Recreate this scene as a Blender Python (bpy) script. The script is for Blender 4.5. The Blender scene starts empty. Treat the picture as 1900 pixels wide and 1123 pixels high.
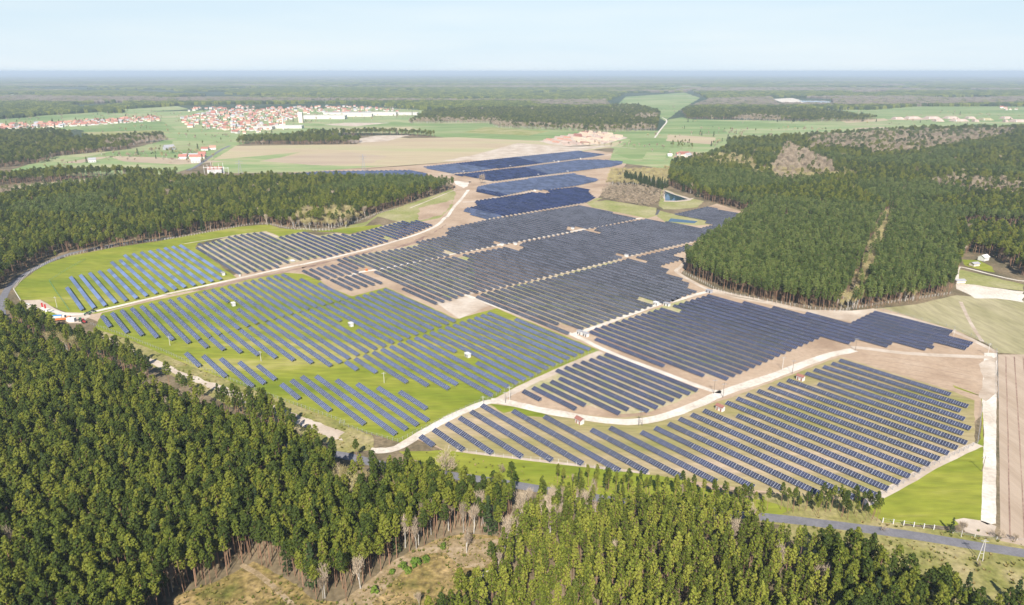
import bpy, bmesh, math, random
import numpy as np
from mathutils import Vector, Matrix
from mathutils.geometry import tessellate_polygon
random.seed(7); rng = np.random.default_rng(11)
scn = bpy.context.scene
COL = scn.collection

# ------------------------------------------------------------------ camera
F_PX, CX, CY, CAM_H = 1265.0, 950.0, 561.5, 170.0
PITCH = math.atan((CY - 132.5) / F_PX)
cd = bpy.data.cameras.new('camera'); cam = bpy.data.objects.new('camera', cd); COL.objects.link(cam)
cd.sensor_width = 36.0; cd.lens = 36.0 * F_PX / 1900.0
cd.clip_start = 1.0; cd.clip_end = 400000.0
cam.location = (0, 0, CAM_H); cam.rotation_euler = (math.pi / 2 - PITCH, 0, 0)
scn.camera = cam

# ------------------------------------------------------------------ light
SUN_EL = math.radians(42.0); SHADOW_AZ = math.radians(4.5)      # shadows run away from the camera, a little to the right
w = bpy.data.worlds.new('World'); scn.world = w; w.use_nodes = True
nt = w.node_tree; nt.nodes.clear()
sky = nt.nodes.new('ShaderNodeTexSky'); sky.sky_type = 'NISHITA'; sky.sun_disc = False
sky.sun_elevation = SUN_EL; sky.sun_rotation = SHADOW_AZ + math.pi
sky.altitude = 170; sky.air_density = 1.0; sky.dust_density = 0.25; sky.ozone_density = 4.0
bg = nt.nodes.new('ShaderNodeBackground'); bg.inputs[1].default_value = 0.07
out = nt.nodes.new('ShaderNodeOutputWorld')
# pale spring haze: strongest at the horizon, thinner towards the zenith
tc = nt.nodes.new('ShaderNodeTexCoord'); sx = nt.nodes.new('ShaderNodeSeparateXYZ'); nt.links.new(tc.outputs['Generated'], sx.inputs[0])
mr = nt.nodes.new('ShaderNodeMapRange'); nt.links.new(sx.outputs['Z'], mr.inputs[0]); mr.interpolation_type = 'SMOOTHSTEP'
mr.inputs[1].default_value = 0.0; mr.inputs[2].default_value = 0.26; mr.inputs[3].default_value = 0.92; mr.inputs[4].default_value = 0.0
mxs = nt.nodes.new('ShaderNodeMix'); mxs.data_type = 'RGBA'; nt.links.new(mr.outputs[0], mxs.inputs['Factor'])
nt.links.new(sky.outputs[0], mxs.inputs['A'])
smp = nt.nodes.new('ShaderNodeMapping'); smp.inputs['Scale'].default_value = (1.5, 1.5, 14.0); nt.links.new(tc.outputs['Generated'], smp.inputs[0])
snz = nt.nodes.new('ShaderNodeTexNoise'); snz.inputs['Scale'].default_value = 1.6; snz.inputs['Detail'].default_value = 5; nt.links.new(smp.outputs[0], snz.inputs[0])
scr = nt.nodes.new('ShaderNodeValToRGB'); nt.links.new(snz.outputs[0], scr.inputs[0])     # thin uneven veil of cloud
scr.color_ramp.elements[0].position = .35; scr.color_ramp.elements[0].color = (.66, .785, .885, 1)
scr.color_ramp.elements[1].position = .68; scr.color_ramp.elements[1].color = (.76, .84, .895, 1)
ssc = nt.nodes.new('ShaderNodeVectorMath'); ssc.operation = 'SCALE'; ssc.inputs['Scale'].default_value = 10.0
nt.links.new(scr.outputs[0], ssc.inputs[0]); nt.links.new(ssc.outputs[0], mxs.inputs['B'])
nt.links.new(mxs.outputs['Result'], bg.inputs[0]); nt.links.new(bg.outputs[0], out.inputs[0])
sd = bpy.data.lights.new('sun', 'SUN'); sd.energy = 5.0; sd.angle = math.radians(0.5); sd.color = (1.0, 0.955, 0.88)
sun = bpy.data.objects.new('sun', sd); COL.objects.link(sun)
dirv = Vector((math.sin(SHADOW_AZ) * math.cos(SUN_EL), math.cos(SHADOW_AZ) * math.cos(SUN_EL), -math.sin(SUN_EL)))
sun.rotation_euler = dirv.to_track_quat('-Z', 'Y').to_euler()
scn.view_settings.view_transform = 'Standard'; scn.view_settings.look = 'None'
scn.view_settings.exposure = 0.70; scn.view_settings.gamma = 1.0; scn.view_settings.use_curve_mapping = False
scn.render.resolution_x = 1024; scn.render.resolution_y = 605
HAZE_DENSITY = 8.5e-5

# ------------------------------------------------------------------ map helpers
# survey points are noted as photograph coordinates (1900 x 1123) and turned into ground positions
SURV = {'F': (0, 0, 1.0), 'T1': (0,100,2.955),'T2':(630,100,2.955),'T3':(1260,100,2.955),'T4':(0,420,2.955),'T5':(630,420,2.955),'T6':(1260,420,2.955),
 'T7':(0,740,2.955),'T8':(630,740,2.955),'T9':(1260,740,2.955),'U1':(560,400,5.9375),'U2':(840,370,5.9375),'U3':(1100,370,5.9375),'U4':(660,270,5.9375),
 'U5':(920,250,5.9375),'V1':(0,430,5.9375),'V2':(300,400,5.9375),'V3':(1180,440,5.9375),'V4':(1580,560,5.9375),'V5':(0,230,5.9375),
 'Z1':(770,740,7.917),'Z2':(480,660,7.917),'Z7':(1240,620,7.917),'Z8':(560,480,7.917),'Z9':(1040,560,7.917),'S4':(1180,280,7.917),
 'X3':(0,560,7.9),'X4':(300,270,7.9),'X5':(1000,230,7.9),'X6':(1720,440,7.9),'X7':(1400,230,5.925),'CL':(580,900,4.75)}
def P(k, x, y):
    a, b, s = SURV[k]; return (a + x / s, b + y / s)
def pts(*seq):
    """pts('T4',(x,y),(x,y),'T5',(x,y)...) -> photo coordinates"""
    k = 'F'; r = []
    for q in seq:
        if isinstance(q, str): k = q
        else: r.append(P(k, *q))
    return r
CP, SP = math.cos(PITCH), math.sin(PITCH)
def G(p, z=0.0):
    x = (p[0] - CX) / F_PX; y = -(p[1] - CY) / F_PX
    dx, dy, dz = x, CP + y * SP, -SP + y * CP
    t = (z - CAM_H) / dz
    return (dx * t, dy * t)
def to_px(xy, z=0.0):
    x, y = xy[..., 0], xy[..., 1]; h = z - CAM_H
    zc = y * CP - h * SP; yc = y * SP + h * CP
    return np.stack([CX + F_PX * x / zc, CY - F_PX * yc / zc], -1), zc
AZ = math.radians(140.4)
RD = (math.sin(AZ), math.cos(AZ)); ND = (math.sin(AZ - math.pi/2), math.cos(AZ - math.pi/2))
def UV(p, z=2.0):
    g = G(p, z); return (g[0]*RD[0] + g[1]*RD[1], g[0]*ND[0] + g[1]*ND[1])
def XY(u, v): return (u*RD[0] + v*ND[0], u*RD[1] + v*ND[1])
def inside(poly, X, Y):
    poly = np.asarray(poly); r = np.zeros(X.shape, bool); n = len(poly)
    for i in range(n):
        x0, y0 = poly[i]; x1, y1 = poly[(i+1) % n]
        if y0 == y1: continue
        c = ((y0 > Y) != (y1 > Y)) & (X < (x1-x0) * (Y-y0) / (y1-y0) + x0)
        r ^= c
    return r

# ------------------------------------------------------------------ object helpers
def setp(o, label=None, cat=None, group=None, kind=None):
    if label: o['label'] = label
    if cat: o['category'] = cat
    if group: o['group'] = group
    if kind: o['kind'] = kind
    return o
def link(o, parent=None):
    COL.objects.link(o)
    if parent is not None: o.parent = parent
    return o
def empty(name, loc, rz=0.0, **k):
    o = bpy.data.objects.new(name, None); o.location = loc; o.rotation_euler = (0, 0, rz); o.empty_display_size = 1
    link(o); setp(o, **k); return o
class MB:
    def __init__(s): s.v = []; s.f = []; s.m = []
    def quad(s, a, b, c, d, m=0):
        n = len(s.v); s.v += [a, b, c, d]; s.f.append((n, n+1, n+2, n+3)); s.m.append(m)
    def tri(s, a, b, c, m=0):
        n = len(s.v); s.v += [a, b, c]; s.f.append((n, n+1, n+2)); s.m.append(m)
    def hexa(s, p, m=0, bottom=True):
        """p: 8 corners, 0-3 bottom ring ccw, 4-7 top ring"""
        n = len(s.v); s.v += [tuple(q) for q in p]
        fs = [(4,5,6,7),(0,1,5,4),(1,2,6,5),(2,3,7,6),(3,0,4,7)] + ([(3,2,1,0)] if bottom else [])
        for f in fs: s.f.append(tuple(n+i for i in f)); s.m.append(m)
    def box(s, x0, x1, y0, y1, z0, z1, m=0, bottom=True):
        s.hexa([(x0,y0,z0),(x1,y0,z0),(x1,y1,z0),(x0,y1,z0),(x0,y0,z1),(x1,y0,z1),(x1,y1,z1),(x0,y1,z1)], m, bottom)
    def tube(s, a, b, r0, r1, n=5, m=0, cap=True):
        a = Vector(a); b = Vector(b); d = (b-a).normalized()
        e = d.orthogonal().normalized(); g = d.cross(e); k = len(s.v)
        for c, r in ((a, r0), (b, r1)):
            for i in range(n):
                t = 2*math.pi*i/n; s.v.append(tuple(c + e*math.cos(t)*r + g*math.sin(t)*r))
        for i in range(n):
            j = (i+1) % n; s.f.append((k+i, k+j, k+n+j, k+n+i)); s.m.append(m)
        if cap: s.f.append(tuple(k+n+i for i in range(n))); s.m.append(m)
    def gable(s, x0, x1, y0, y1, z0, z1, ov=0.4, m=0, th=0.25):
        """gabled roof, ridge along x"""
        ym = (y0+y1)/2
        for sg, ye in ((-1, y0-ov), (1, y1+ov)):
            a = [(x0-ov,ye,z0),(x1+ov,ye,z0),(x1+ov,ym,z1),(x0-ov,ym,z1)]
            if sg > 0: a = [a[1], a[0], a[3], a[2]]
            s.hexa([(q[0],q[1],q[2]) for q in a] + [(q[0],q[1],q[2]+th) for q in a], m)
    def mesh(s, name, mats):
        me = bpy.data.meshes.new(name); me.from_pydata(s.v, [], s.f)
        for mt in mats: me.materials.append(mt)
        if len(mats) > 1: me.polygons.foreach_set('material_index', s.m)
        me.update(); return me
    def obj(s, name, mats, parent=None, **k):
        o = bpy.data.objects.new(name, s.mesh(name, mats if isinstance(mats, (list, tuple)) else [mats]))
        link(o, parent); setp(o, **k); return o
def part(name, me, parent, loc=(0,0,0), scale=None, rot=None):
    o = bpy.data.objects.new(name, me); link(o, parent); o.location = loc
    if scale: o.scale = scale
    if rot: o.rotation_euler = rot
    return o
def copy_tree(o, parent=None):
    c = o.copy(); COL.objects.link(c)
    if parent is not None: c.parent = parent
    for ch in list(o.children): copy_tree(ch, c)
    return c

# ------------------------------------------------------------------ materials
def _n(t, ty, **k):
    n = t.nodes.new(ty)
    for a, b in k.items(): setattr(n, a, b)
    return n
def mat(name, cols, scale=0.1, rough=0.9, spec=0.2, stretch=None, ang=0.0, detail=4, rnd=0.0, fine=None, space='W', pos=None, bump=0.0, trans=0.0):
    """procedural: noise mixes the colours; fine=(scale, amount) multiplies value with a finer noise; rnd varies by object"""
    m = bpy.data.materials.new(name); m.use_nodes = True; t = m.node_tree; L = t.links.new
    b = t.nodes['Principled BSDF']; b.inputs['Roughness'].default_value = rough
    b.inputs['Specular IOR Level'].default_value = spec
    if space == 'W': src = _n(t, 'ShaderNodeNewGeometry').outputs['Position']
    else: src = _n(t, 'ShaderNodeTexCoord').outputs['Object']
    mp = _n(t, 'ShaderNodeMapping'); L(src, mp.inputs[0]); mp.inputs['Rotation'].default_value = (0, 0, ang)
    if stretch: mp.inputs['Scale'].default_value = (stretch[0], stretch[1], 1)
    nz = _n(t, 'ShaderNodeTexNoise'); nz.inputs['Scale'].default_value = scale; nz.inputs['Detail'].default_value = detail
    nz.inputs['Roughness'].default_value = 0.62
    L(mp.outputs[0], nz.inputs[0])
    fac = nz.outputs[0]
    if rnd:
        oi = _n(t, 'ShaderNodeObjectInfo'); ma = _n(t, 'ShaderNodeMath', operation='MULTIPLY_ADD')
        L(oi.outputs['Random'], ma.inputs[0]); ma.inputs[1].default_value = rnd
        sb = _n(t, 'ShaderNodeMath', operation='SUBTRACT'); L(fac, sb.inputs[0]); sb.inputs[1].default_value = rnd/2
        L(sb.outputs[0], ma.inputs[2]); fac = ma.outputs[0]
    cr = _n(t, 'ShaderNodeValToRGB'); L(fac, cr.inputs[0]); e = cr.color_ramp.elements
    ps = pos or [0.32 + 0.36*i/(max(1, len(cols)-1)) for i in range(len(cols))]
    while len(e) < len(cols): e.new(0.5)
    for i, c in enumerate(cols):
        e[i].position = ps[i]; e[i].color = (*c, 1)
    col = cr.outputs[0]
    if fine:
        n2 = _n(t, 'ShaderNodeTexNoise'); n2.inputs['Scale'].default_value = fine[0]; n2.inputs['Detail'].default_value = 3
        L(mp.outputs[0], n2.inputs[0])
        mr = _n(t, 'ShaderNodeMapRange'); L(n2.outputs[0], mr.inputs[0])
        mr.inputs[1].default_value = 0.3; mr.inputs[2].default_value = 0.7
        mr.inputs[3].default_value = 1-fine[1]; mr.inputs[4].default_value = 1+fine[1]
        mx = _n(t, 'ShaderNodeVectorMath', operation='SCALE'); L(col, mx.inputs[0]); L(mr.outputs[0], mx.inputs['Scale']); col = mx.outputs[0]
        if bump:
            bp = _n(t, 'ShaderNodeBump'); bp.inputs['Strength'].default_value = bump; bp.inputs['Distance'].default_value = 0.5
            L(n2.outputs[0], bp.inputs['Height']); L(bp.outputs[0], b.inputs['Normal'])
    L(col, b.inputs['Base Color'])
    if trans:
        tr = _n(t, 'ShaderNodeBsdfTranslucent'); L(col, tr.inputs[0]); ms = _n(t, 'ShaderNodeMixShader'); ms.inputs[0].default_value = trans
        L(b.outputs[0], ms.inputs[1]); L(tr.outputs[0], ms.inputs[2]); L(ms.outputs[0], t.nodes['Material Output'].inputs[0])
    return m
def plain(name, c, rough=0.6, spec=0.4, var=0.12, scale=0.8, rnd=0.0):
    return mat(name, [tuple(x*(1-var) for x in c), tuple(min(1, x*(1+var)) for x in c)], scale=scale, rough=rough, spec=spec, space='O', rnd=rnd)

M = {}
AZ0 = math.radians(50.4)
M['base'] = mat('woodland_floor', [(.085,.075,.04),(.17,.13,.075),(.24,.18,.11)], scale=.03, fine=(.5,.3))
M['farbase'] = mat('distant_land', [(.03,.055,.025),(.04,.065,.03),(.07,.085,.045),(.15,.16,.09)], scale=.0016, pos=[.3,.5,.62,.75], detail=6)
M['lime'] = mat('spring_grass', [(.12,.165,.013),(.19,.22,.019),(.25,.255,.032),(.40,.33,.14)], scale=.022, detail=6, pos=[.3,.46,.58,.72], fine=(.35,.2), stretch=(.25,1.2), ang=(AZ0))
M['meadow'] = mat('site_meadow', [(.19,.22,.05),(.28,.27,.10),(.38,.33,.18)], scale=.02, detail=6, fine=(.3,.15))
M['drygrass'] = mat('dry_row_grass', [(.21,.21,.05),(.32,.26,.12),(.46,.35,.24)], scale=.035, detail=6, fine=(.5,.15), stretch=(.3,1), ang=-(math.pi/2-AZ))
M['olive'] = mat('olive_pasture', [(.24,.22,.10),(.33,.29,.16),(.42,.36,.22)], scale=.013, detail=8, fine=(.12,.16), stretch=(2.5,.5))
M['soil'] = mat('bare_pink_soil', [(.30,.205,.135),(.41,.295,.20),(.47,.355,.255)], scale=.02, detail=7, fine=(.35,.10))
M['soil_green'] = mat('soil_with_sparse_grass', [(.27,.29,.09),(.40,.34,.20),(.48,.37,.27)], scale=.05, detail=7, fine=(.4,.12))
M['dark_soil'] = mat('turned_dark_soil', [(.22,.14,.10),(.35,.24,.18)], scale=.05, detail=6, fine=(.4,.2))
M['sand'] = mat('white_sand', [(.50,.42,.33),(.62,.55,.46),(.70,.64,.56)], scale=.05, detail=6, fine=(.6,.16))
M['paleland'] = mat('pale_scraped_soil', [(.38,.29,.21),(.50,.41,.32),(.60,.52,.43)], scale=.04, detail=6, fine=(.4,.08))
M['asphalt'] = mat('worn_asphalt', [(.15,.145,.155),(.20,.19,.20)], scale=.2, rough=.8, fine=(1.0,.1))
M['verge'] = mat('verge_grass', [(.15,.16,.03),(.26,.23,.08),(.36,.29,.15)], scale=.06, detail=6, fine=(.5,.25))
M['heath'] = mat('clearing_heath', [(.10,.11,.02),(.22,.16,.055),(.36,.25,.12)], scale=.06, detail=7, fine=(.45,.5), bump=1.0)
M['track'] = mat('clearing_track', [(.17,.13,.055),(.29,.21,.115),(.38,.29,.19)], scale=.2, fine=(.8,.15))
M['plough'] = mat('ploughed_field', [(.36,.27,.19),(.45,.35,.26)], scale=.03, detail=5, fine=(.25,.06), stretch=(3,.3))
M['crop_green'] = mat('green_crop', [(.11,.18,.055),(.18,.25,.085),(.25,.29,.12),(.36,.32,.19)], scale=.004, detail=7, pos=[.3,.45,.56,.72], fine=(.03,.12), stretch=(.5,1.5))
M['crop_tan'] = mat('tan_field', [(.40,.30,.20),(.44,.36,.22),(.37,.35,.18)], scale=.0045, detail=4, fine=(.03,.05), stretch=(.4,2.2))
M['far_meadow'] = mat('far_meadow', [(.17,.26,.09),(.26,.31,.13),(.40,.35,.2)], scale=.008, detail=7, fine=(.05,.1), stretch=(.5,1.6))
M['far_brown'] = mat('far_brown_field', [(.37,.28,.20),(.45,.36,.24)], scale=.008, detail=4, stretch=(.4,2))
M['water'] = mat('pond_water', [(.02,.05,.07),(.03,.07,.10)], scale=.05, rough=.04, spec=.6)
M['liner'] = plain('dark_basin_lining', (.10,.09,.09))

# panels: module glass per kind of field, frame and steel
def glass(name, c, rough, rnd=.5, spec=.28):
    return mat(name, [tuple(x*.72 for x in c), tuple(x*1.28 for x in c)], scale=.9, rough=rough, spec=spec, space='O', rnd=rnd)
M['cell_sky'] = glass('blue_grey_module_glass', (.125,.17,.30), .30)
M['cell_blue'] = glass('bright_blue_module_glass', (.022,.038,.10), .2)
M['cell_navy'] = glass('dark_navy_module_glass', (.016,.020,.052), .18)
M['cell_slate'] = glass('slate_module_glass', (.052,.054,.068), .25)
M['cell_deep'] = glass('glass_painted_sky_deep', (.022,.031,.078), .2)  # far blocks, darker tone: sky reflection differences painted into the base colour
M['cell_mid'] = glass('glass_painted_sky_mid', (.070,.088,.145), .25)  # far blocks, lighter tone: reflected sky painted into the base colour
M['alu'] = plain('aluminium_frame', (.40,.42,.48), .5, .3)
M['alu_dark'] = plain('grey_module_frame', (.22,.23,.27), .5, .3)
M['steel'] = plain('galvanised_steel', (.30,.30,.31), .5, .5)
M['white'] = plain('white_render', (.66,.64,.60), .7)
M['cream'] = plain('cream_render', (.70,.62,.50), .7)
M['grey'] = plain('grey_metal', (.38,.38,.40), .5)
M['concrete'] = plain('pale_concrete', (.58,.55,.50), .8)
M['dark'] = plain('dark_opening', (.04,.04,.045), .5)
M['redroof'] = plain('red_roof_tiles', (.36,.15,.11), .8, rnd=.3)
M['orangeroof'] = plain('orange_roof_tiles', (.46,.24,.17), .8)
M['brownroof'] = plain('brown_roof_sheet', (.28,.12,.09), .7)
M['greyroof'] = plain('grey_roof', (.35,.34,.35), .7)
M['red'] = plain('red_paint', (.45,.04,.04), .35)
M['green'] = plain('green_paint', (.04,.22,.08), .35)
M['orange'] = plain('orange_paint', (.65,.19,.05), .4)
M['blue'] = plain('blue_paint', (.05,.22,.55), .4)
M['rubber'] = plain('black_rubber', (.03,.03,.03), .8)
M['cargo'] = plain('pale_timber', (.56,.43,.31), .8)
M['clay'] = plain('clay_mound', (.44,.33,.27), .9, var=.2, scale=.05)
M['bark'] = mat('pine_bark', [(.20,.12,.075),(.36,.21,.13)], scale=.6, space='O', rnd=.3)
M['birch'] = mat('birch_bark', [(.34,.30,.25),(.58,.55,.50)], scale=.8, space='O', rnd=.3)
M['oldbark'] = mat('grey_bark', [(.16,.13,.10),(.25,.20,.16)], scale=.6, space='O')
M['needles'] = mat('pine_needles', [(.045,.066,.007),(.092,.118,.010),(.165,.175,.018)], scale=.5, rough=.75, spec=.25, space='O', rnd=.6, trans=.1)
M['young'] = mat('young_pine_needles', [(.085,.105,.010),(.15,.175,.017),(.235,.24,.03)], scale=.5, rough=.75, spec=.25, space='O', rnd=.55, trans=.12)
M['midneedles'] = mat('tall_pine_needles', [(.055,.082,.014),(.095,.13,.024),(.145,.175,.04)], scale=.5, rough=.75, spec=.25, space='O', rnd=.5, trans=.1)
M['spruce'] = mat('dark_spruce_needles', [(.03,.048,.014),(.048,.072,.02)], scale=.5, rough=.75, spec=.2, space='O', rnd=.4, trans=.12)
M['twigs'] = mat('bare_twigs', [(.32,.25,.175),(.50,.40,.285)], scale=.5, space='O', rnd=.5)
M['budding'] = mat('budding_twigs', [(.38,.31,.15),(.50,.43,.20)], scale=.5, space='O', rnd=.5)
M['purple'] = mat('dark_twigs', [(.13,.085,.08),(.2,.13,.115)], scale=.5, space='O', rnd=.5)
M['bush'] = mat('green_bush', [(.10,.17,.02),(.17,.24,.035)], scale=.5, space='O', rnd=.3, trans=.2)

# ------------------------------------------------------------------ ground
zl = [0.0]
def jitter_poly(pl, amp=1.0, step_k=110.0):
    r = []
    n = len(pl)
    for i in range(n):
        a = Vector(pl[i]); b = Vector(pl[(i+1) % n]); d = (a.length + b.length)/2 + 60
        k = max(1, min(40, int((b-a).length / (d/step_k)))); t = (b-a)
        nn = Vector((-t.y, t.x)).normalized() if t.length > 0 else Vector((0, 0))
        for j in range(k):
            f = j/k; s = amp * d/700.0
            off = random.uniform(-1, 1)*s if j else 0.0
            r.append(tuple(a + t*f + nn*off))
    return r
def sheet(name, poly, m, z, amp=1.0):
    pg = jitter_poly([G(p) for p in poly], amp)
    tris = tessellate_polygon([[Vector((x, y, 0)) for x, y in pg]])
    me = bpy.data.meshes.new(name); vs = [(x, y, z) for x, y in pg]; fs = []
    for a, b, c in tris:
        ax, ay, _ = vs[a]; bx, by, _ = vs[b]; cx, cy, _ = vs[c]
        fs.append((a, b, c) if (bx-ax)*(cy-ay) - (by-ay)*(cx-ax) > 0 else (a, c, b))
    me.from_pydata(vs, [], fs); me.materials.append(m)
    return setp(link(bpy.data.objects.new(name, me)), kind='structure')
def ribbon(name, line, width, m, z, amp=0.12, smooth=2):
    if name == 'sand_track': width *= .82
    p = [Vector(G(q)) for q in line]
    for _ in range(smooth):
        q = [p[0]]
        for a, b in zip(p[:-1], p[1:]): q += [a*.75 + b*.25, a*.25 + b*.75]
        q.append(p[-1]); p = q
    r = [p[0]]
    for a, b in zip(p[:-1], p[1:]):
        k = max(1, int((b-a).length/(4 + a.length/80)))
        r += [a + (b-a)*(j/k) for j in range(1, k+1)]
    p = r; L = []; R = []
    for i, c in enumerate(p):
        t = (p[min(i+1, len(p)-1)] - p[max(i-1, 0)]).normalized(); nn = Vector((-t.y, t.x))
        wv = width if not callable(width) else width(i/len(p))
        L.append(c + nn*(wv/2*(1+random.uniform(-amp, amp)))); R.append(c - nn*(wv/2*(1+random.uniform(-amp, amp))))
    n = len(p); vs = [(q.x, q.y, z) for q in R+L]
    fs = [(i, i+1, n+i+1, n+i) for i in range(n-1)]
    me = bpy.data.meshes.new(name); me.from_pydata(vs, [], fs); me.materials.append(m)
    return setp(link(bpy.data.objects.new(name, me)), kind='structure')

def disc(name, r0, r1, m, z, n=96):
    mb = MB()
    if r0 == 0:
        mb.v = [(r1*math.cos(2*math.pi*i/n), r1*math.sin(2*math.pi*i/n), z) for i in range(n)]; mb.f = [tuple(range(n))]; mb.m = [0]
    else:
        for i in range(n):
            a, b = 2*math.pi*i/n, 2*math.pi*(i+1)/n
            mb.quad((r0*math.cos(a), r0*math.sin(a), z), (r1*math.cos(a), r1*math.sin(a), z), (r1*math.cos(b), r1*math.sin(b), z), (r0*math.cos(b), r0*math.sin(b), z))
    return mb.obj(name, m, kind='structure')
disc('ground', 0, 100000.0, M['base'], 0.0)
disc('distant_ground', 2000.0, 99500.0, M['farbase'], 0.05)

Z = lambda k: 0.06 + 0.006*k
# far fields
sheet('far_meadow', pts((-700,262),(-700,226),(0,222),(100,214),(200,210),(420,204),(700,200),(800,206),(770,216),(900,222),(1040,236),(1225,243),(1290,222),(1600,226),(1640,215),(1560,205),(1700,196),(1900,200),(2500,205),(2500,236),(1900,236),(1700,242),(1480,262),(1345,268),(1340,284),(1240,314),(1130,300),(1140,276),(1040,262),(830,250),(560,245),(440,270),(390,300),(300,330),(60,325),(20,316),(105,290),(235,278),(310,262),(140,240),(0,262)), M['far_meadow'], .25, .6)
sheet('green_field', pts((735,228),(760,231),(905,229),(925,238),(1045,241),(1105,247),(1225,244),(1240,222),(1265,218),(1300,224),(1500,230),(1475,252),(1350,258),(1330,270),(1245,275),(1240,303),(1180,300),(1140,285),(1170,258),(1060,250),(1000,262),(830,256),(690,242)), M['crop_green'], .30, .6)
sheet('green_field', pts((1140,203),(1160,180),(1270,172),(1300,182),(1260,205),(1235,225),(1215,215)), M['crop_green'], .30, .8)
sheet('green_field', pts((1500,215),(1620,200),(1800,197),(2400,205),(2400,222),(1800,226),(1600,235),(1500,232)), M['crop_green'], .30, .8)
sheet('green_field', pts((300,262),(430,262),(400,280),(330,288),(230,296),(120,300),(200,283),(250,275)), M['crop_green'], .31, .8)
sheet('green_field', pts((560,232),(740,226),(800,236),(700,245),(600,240)), M['crop_green'], .31, .8)
sheet('green_field', pts((0,222),(110,215),(120,228),(0,232)), M['crop_green'], .31, .8)
sheet('green_field', pts((150,236),(300,224),(330,244),(160,250)), M['crop_green'], .31, .8)
sheet('tan_field', pts((392,299),(438,271),(660,268),(700,252),(760,257),(850,255),(1000,262),(1062,275),(1160,262),(1135,274),(1050,285),(850,300),(700,311),(560,318),(440,322),(395,314)), M['crop_tan'], .32, .4)
sheet('green_strip', pts((395,297),(480,290),(560,282),(520,293),(480,300),(640,309),(720,308),(560,320),(430,322),(394,313)), M['far_meadow'], .33, .4)
sheet('brown_field', pts((480,299),(560,287),(650,283),(720,290),(690,303),(600,308)), M['far_brown'], .34, 1.5)
sheet('bare_earth', pts((880,288),(960,266),(1060,273),(1140,270),(1040,286),(900,299),(820,299)), M['paleland'], .34, .7)
sheet('sand_clearing', pts((640,262),(700,252),(760,251),(720,262),(660,266)), M['paleland'], .34, 1)
sheet('brown_field', pts((600,232),(640,228),(725,228),(660,235)), M['paleland'], .34, 1)
sheet('construction_yard', pts((1000,262),(1060,250),(1090,243),(1130,247),(1165,256),(1120,268),(1050,272),(1020,268)), M['paleland'], .36, .5)
sheet('bare_earth', pts((1247,293),(1262,280),(1290,283),(1330,292),(1300,296)), M['soil'], .36, .5)
sheet('sand_bank', pts((1432,184),(1470,182),(1500,190),(1480,193),(1450,190)), M['sand'], .36, .5)
sheet('lake', pts((1480,187),(1530,186),(1545,190),(1500,193)), M['water'], .37, .3)
sheet('lake', pts((1700,152),(1760,151.3),(2200,151.3),(2200,152.6),(1760,152.8)), M['paleland'], .37, .2)
PATCH = [((215,204),(330,197),(352,203),(240,210)),((430,179),(560,176),(640,178),(500,182)),((560,190),(610,187),(650,190),(600,193)),((820,186),(900,184),(930,187),(850,189)),((350,166),(470,163),(520,165),(400,168)),((1180,163),(1290,160),(1330,163),(1230,166)),
 ((1700,182),(1820,180),(1900,183),(1760,186)),((1550,172),(1640,170),(1660,173),(1580,175)),((60,216),(190,208),(210,212),(90,221)),((980,172),(1050,170),(1080,173),(1010,175)),((690,170),(760,168),(790,170),(720,172)),((1600,160),(1700,158),(1740,160),(1640,162)),((0,176),(60,174),(90,177),(20,180))]
for i_, q in enumerate([((1345,240),(1500,236),(1480,246),(1350,249)),((1240,250),(1330,256),(1320,268),(1235,262)),((900,236),(1020,244),(980,252),(860,246)),((1200,282),(1238,284),(1232,300),(1190,298)),((1560,224),(1640,220),(1650,224),(1570,229)),
  ((150,246),(290,242),(320,247),(180,254)),((320,262),(400,262),(380,270),(320,270)),((620,240),(760,236),(780,241),(640,246)),((60,228),(180,222),(190,226),(70,233)),((1160,190),(1230,186),(1260,190),(1170,198))]):
    sheet('far_field', pts(*q), M[('far_meadow','crop_tan','meadow')[i_ % 3]], .345, .8)
for i_, q in enumerate(PATCH): sheet('far_field', pts(*q), M[('far_meadow','crop_tan','crop_green')[i_ % 3]], .33, .8)
for q in [((1545,250),(1600,246),(1680,246),(1610,250)),((1490,248),(1520,246),(1560,246.5),(1510,249)),((1640,222),(1700,219),(1760,220),(1700,224)),((1580,238),(1640,236),(1650,237.5),(1600,240)),((110,303),(180,292),(215,290),(150,303)),((200,290),(290,292),(420,300),(330,306),(230,300)),((190,262),(250,255),(330,258),(250,265))]:
    sheet('bare_patch', pts(*q), M['far_brown'], .35, .8)
sheet('forest_clearing', pts((0,362),(30,345),(100,338),(190,329),(160,345),(110,355),(40,366)), M['olive'], .06, .6)
ribbon('country_road', pts('X4',(380,370),(500,320),(640,220),(800,110),(900,50),(1000,5)), 7, M['asphalt'], .40)
ribbon('sand_track', pts((1215,256),(1226,240),(1240,224),(1228,218)), 6, M['sand'], .40)
ribbon('sand_track', pts('X5',(0,395),(350,350),(680,322),(1100,340),(1422,362)), 6, M['paleland'], .41)
ribbon('far_track', pts((1480,251),(1400,252),(1300,250)), 5, M['paleland'], .41)

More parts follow.
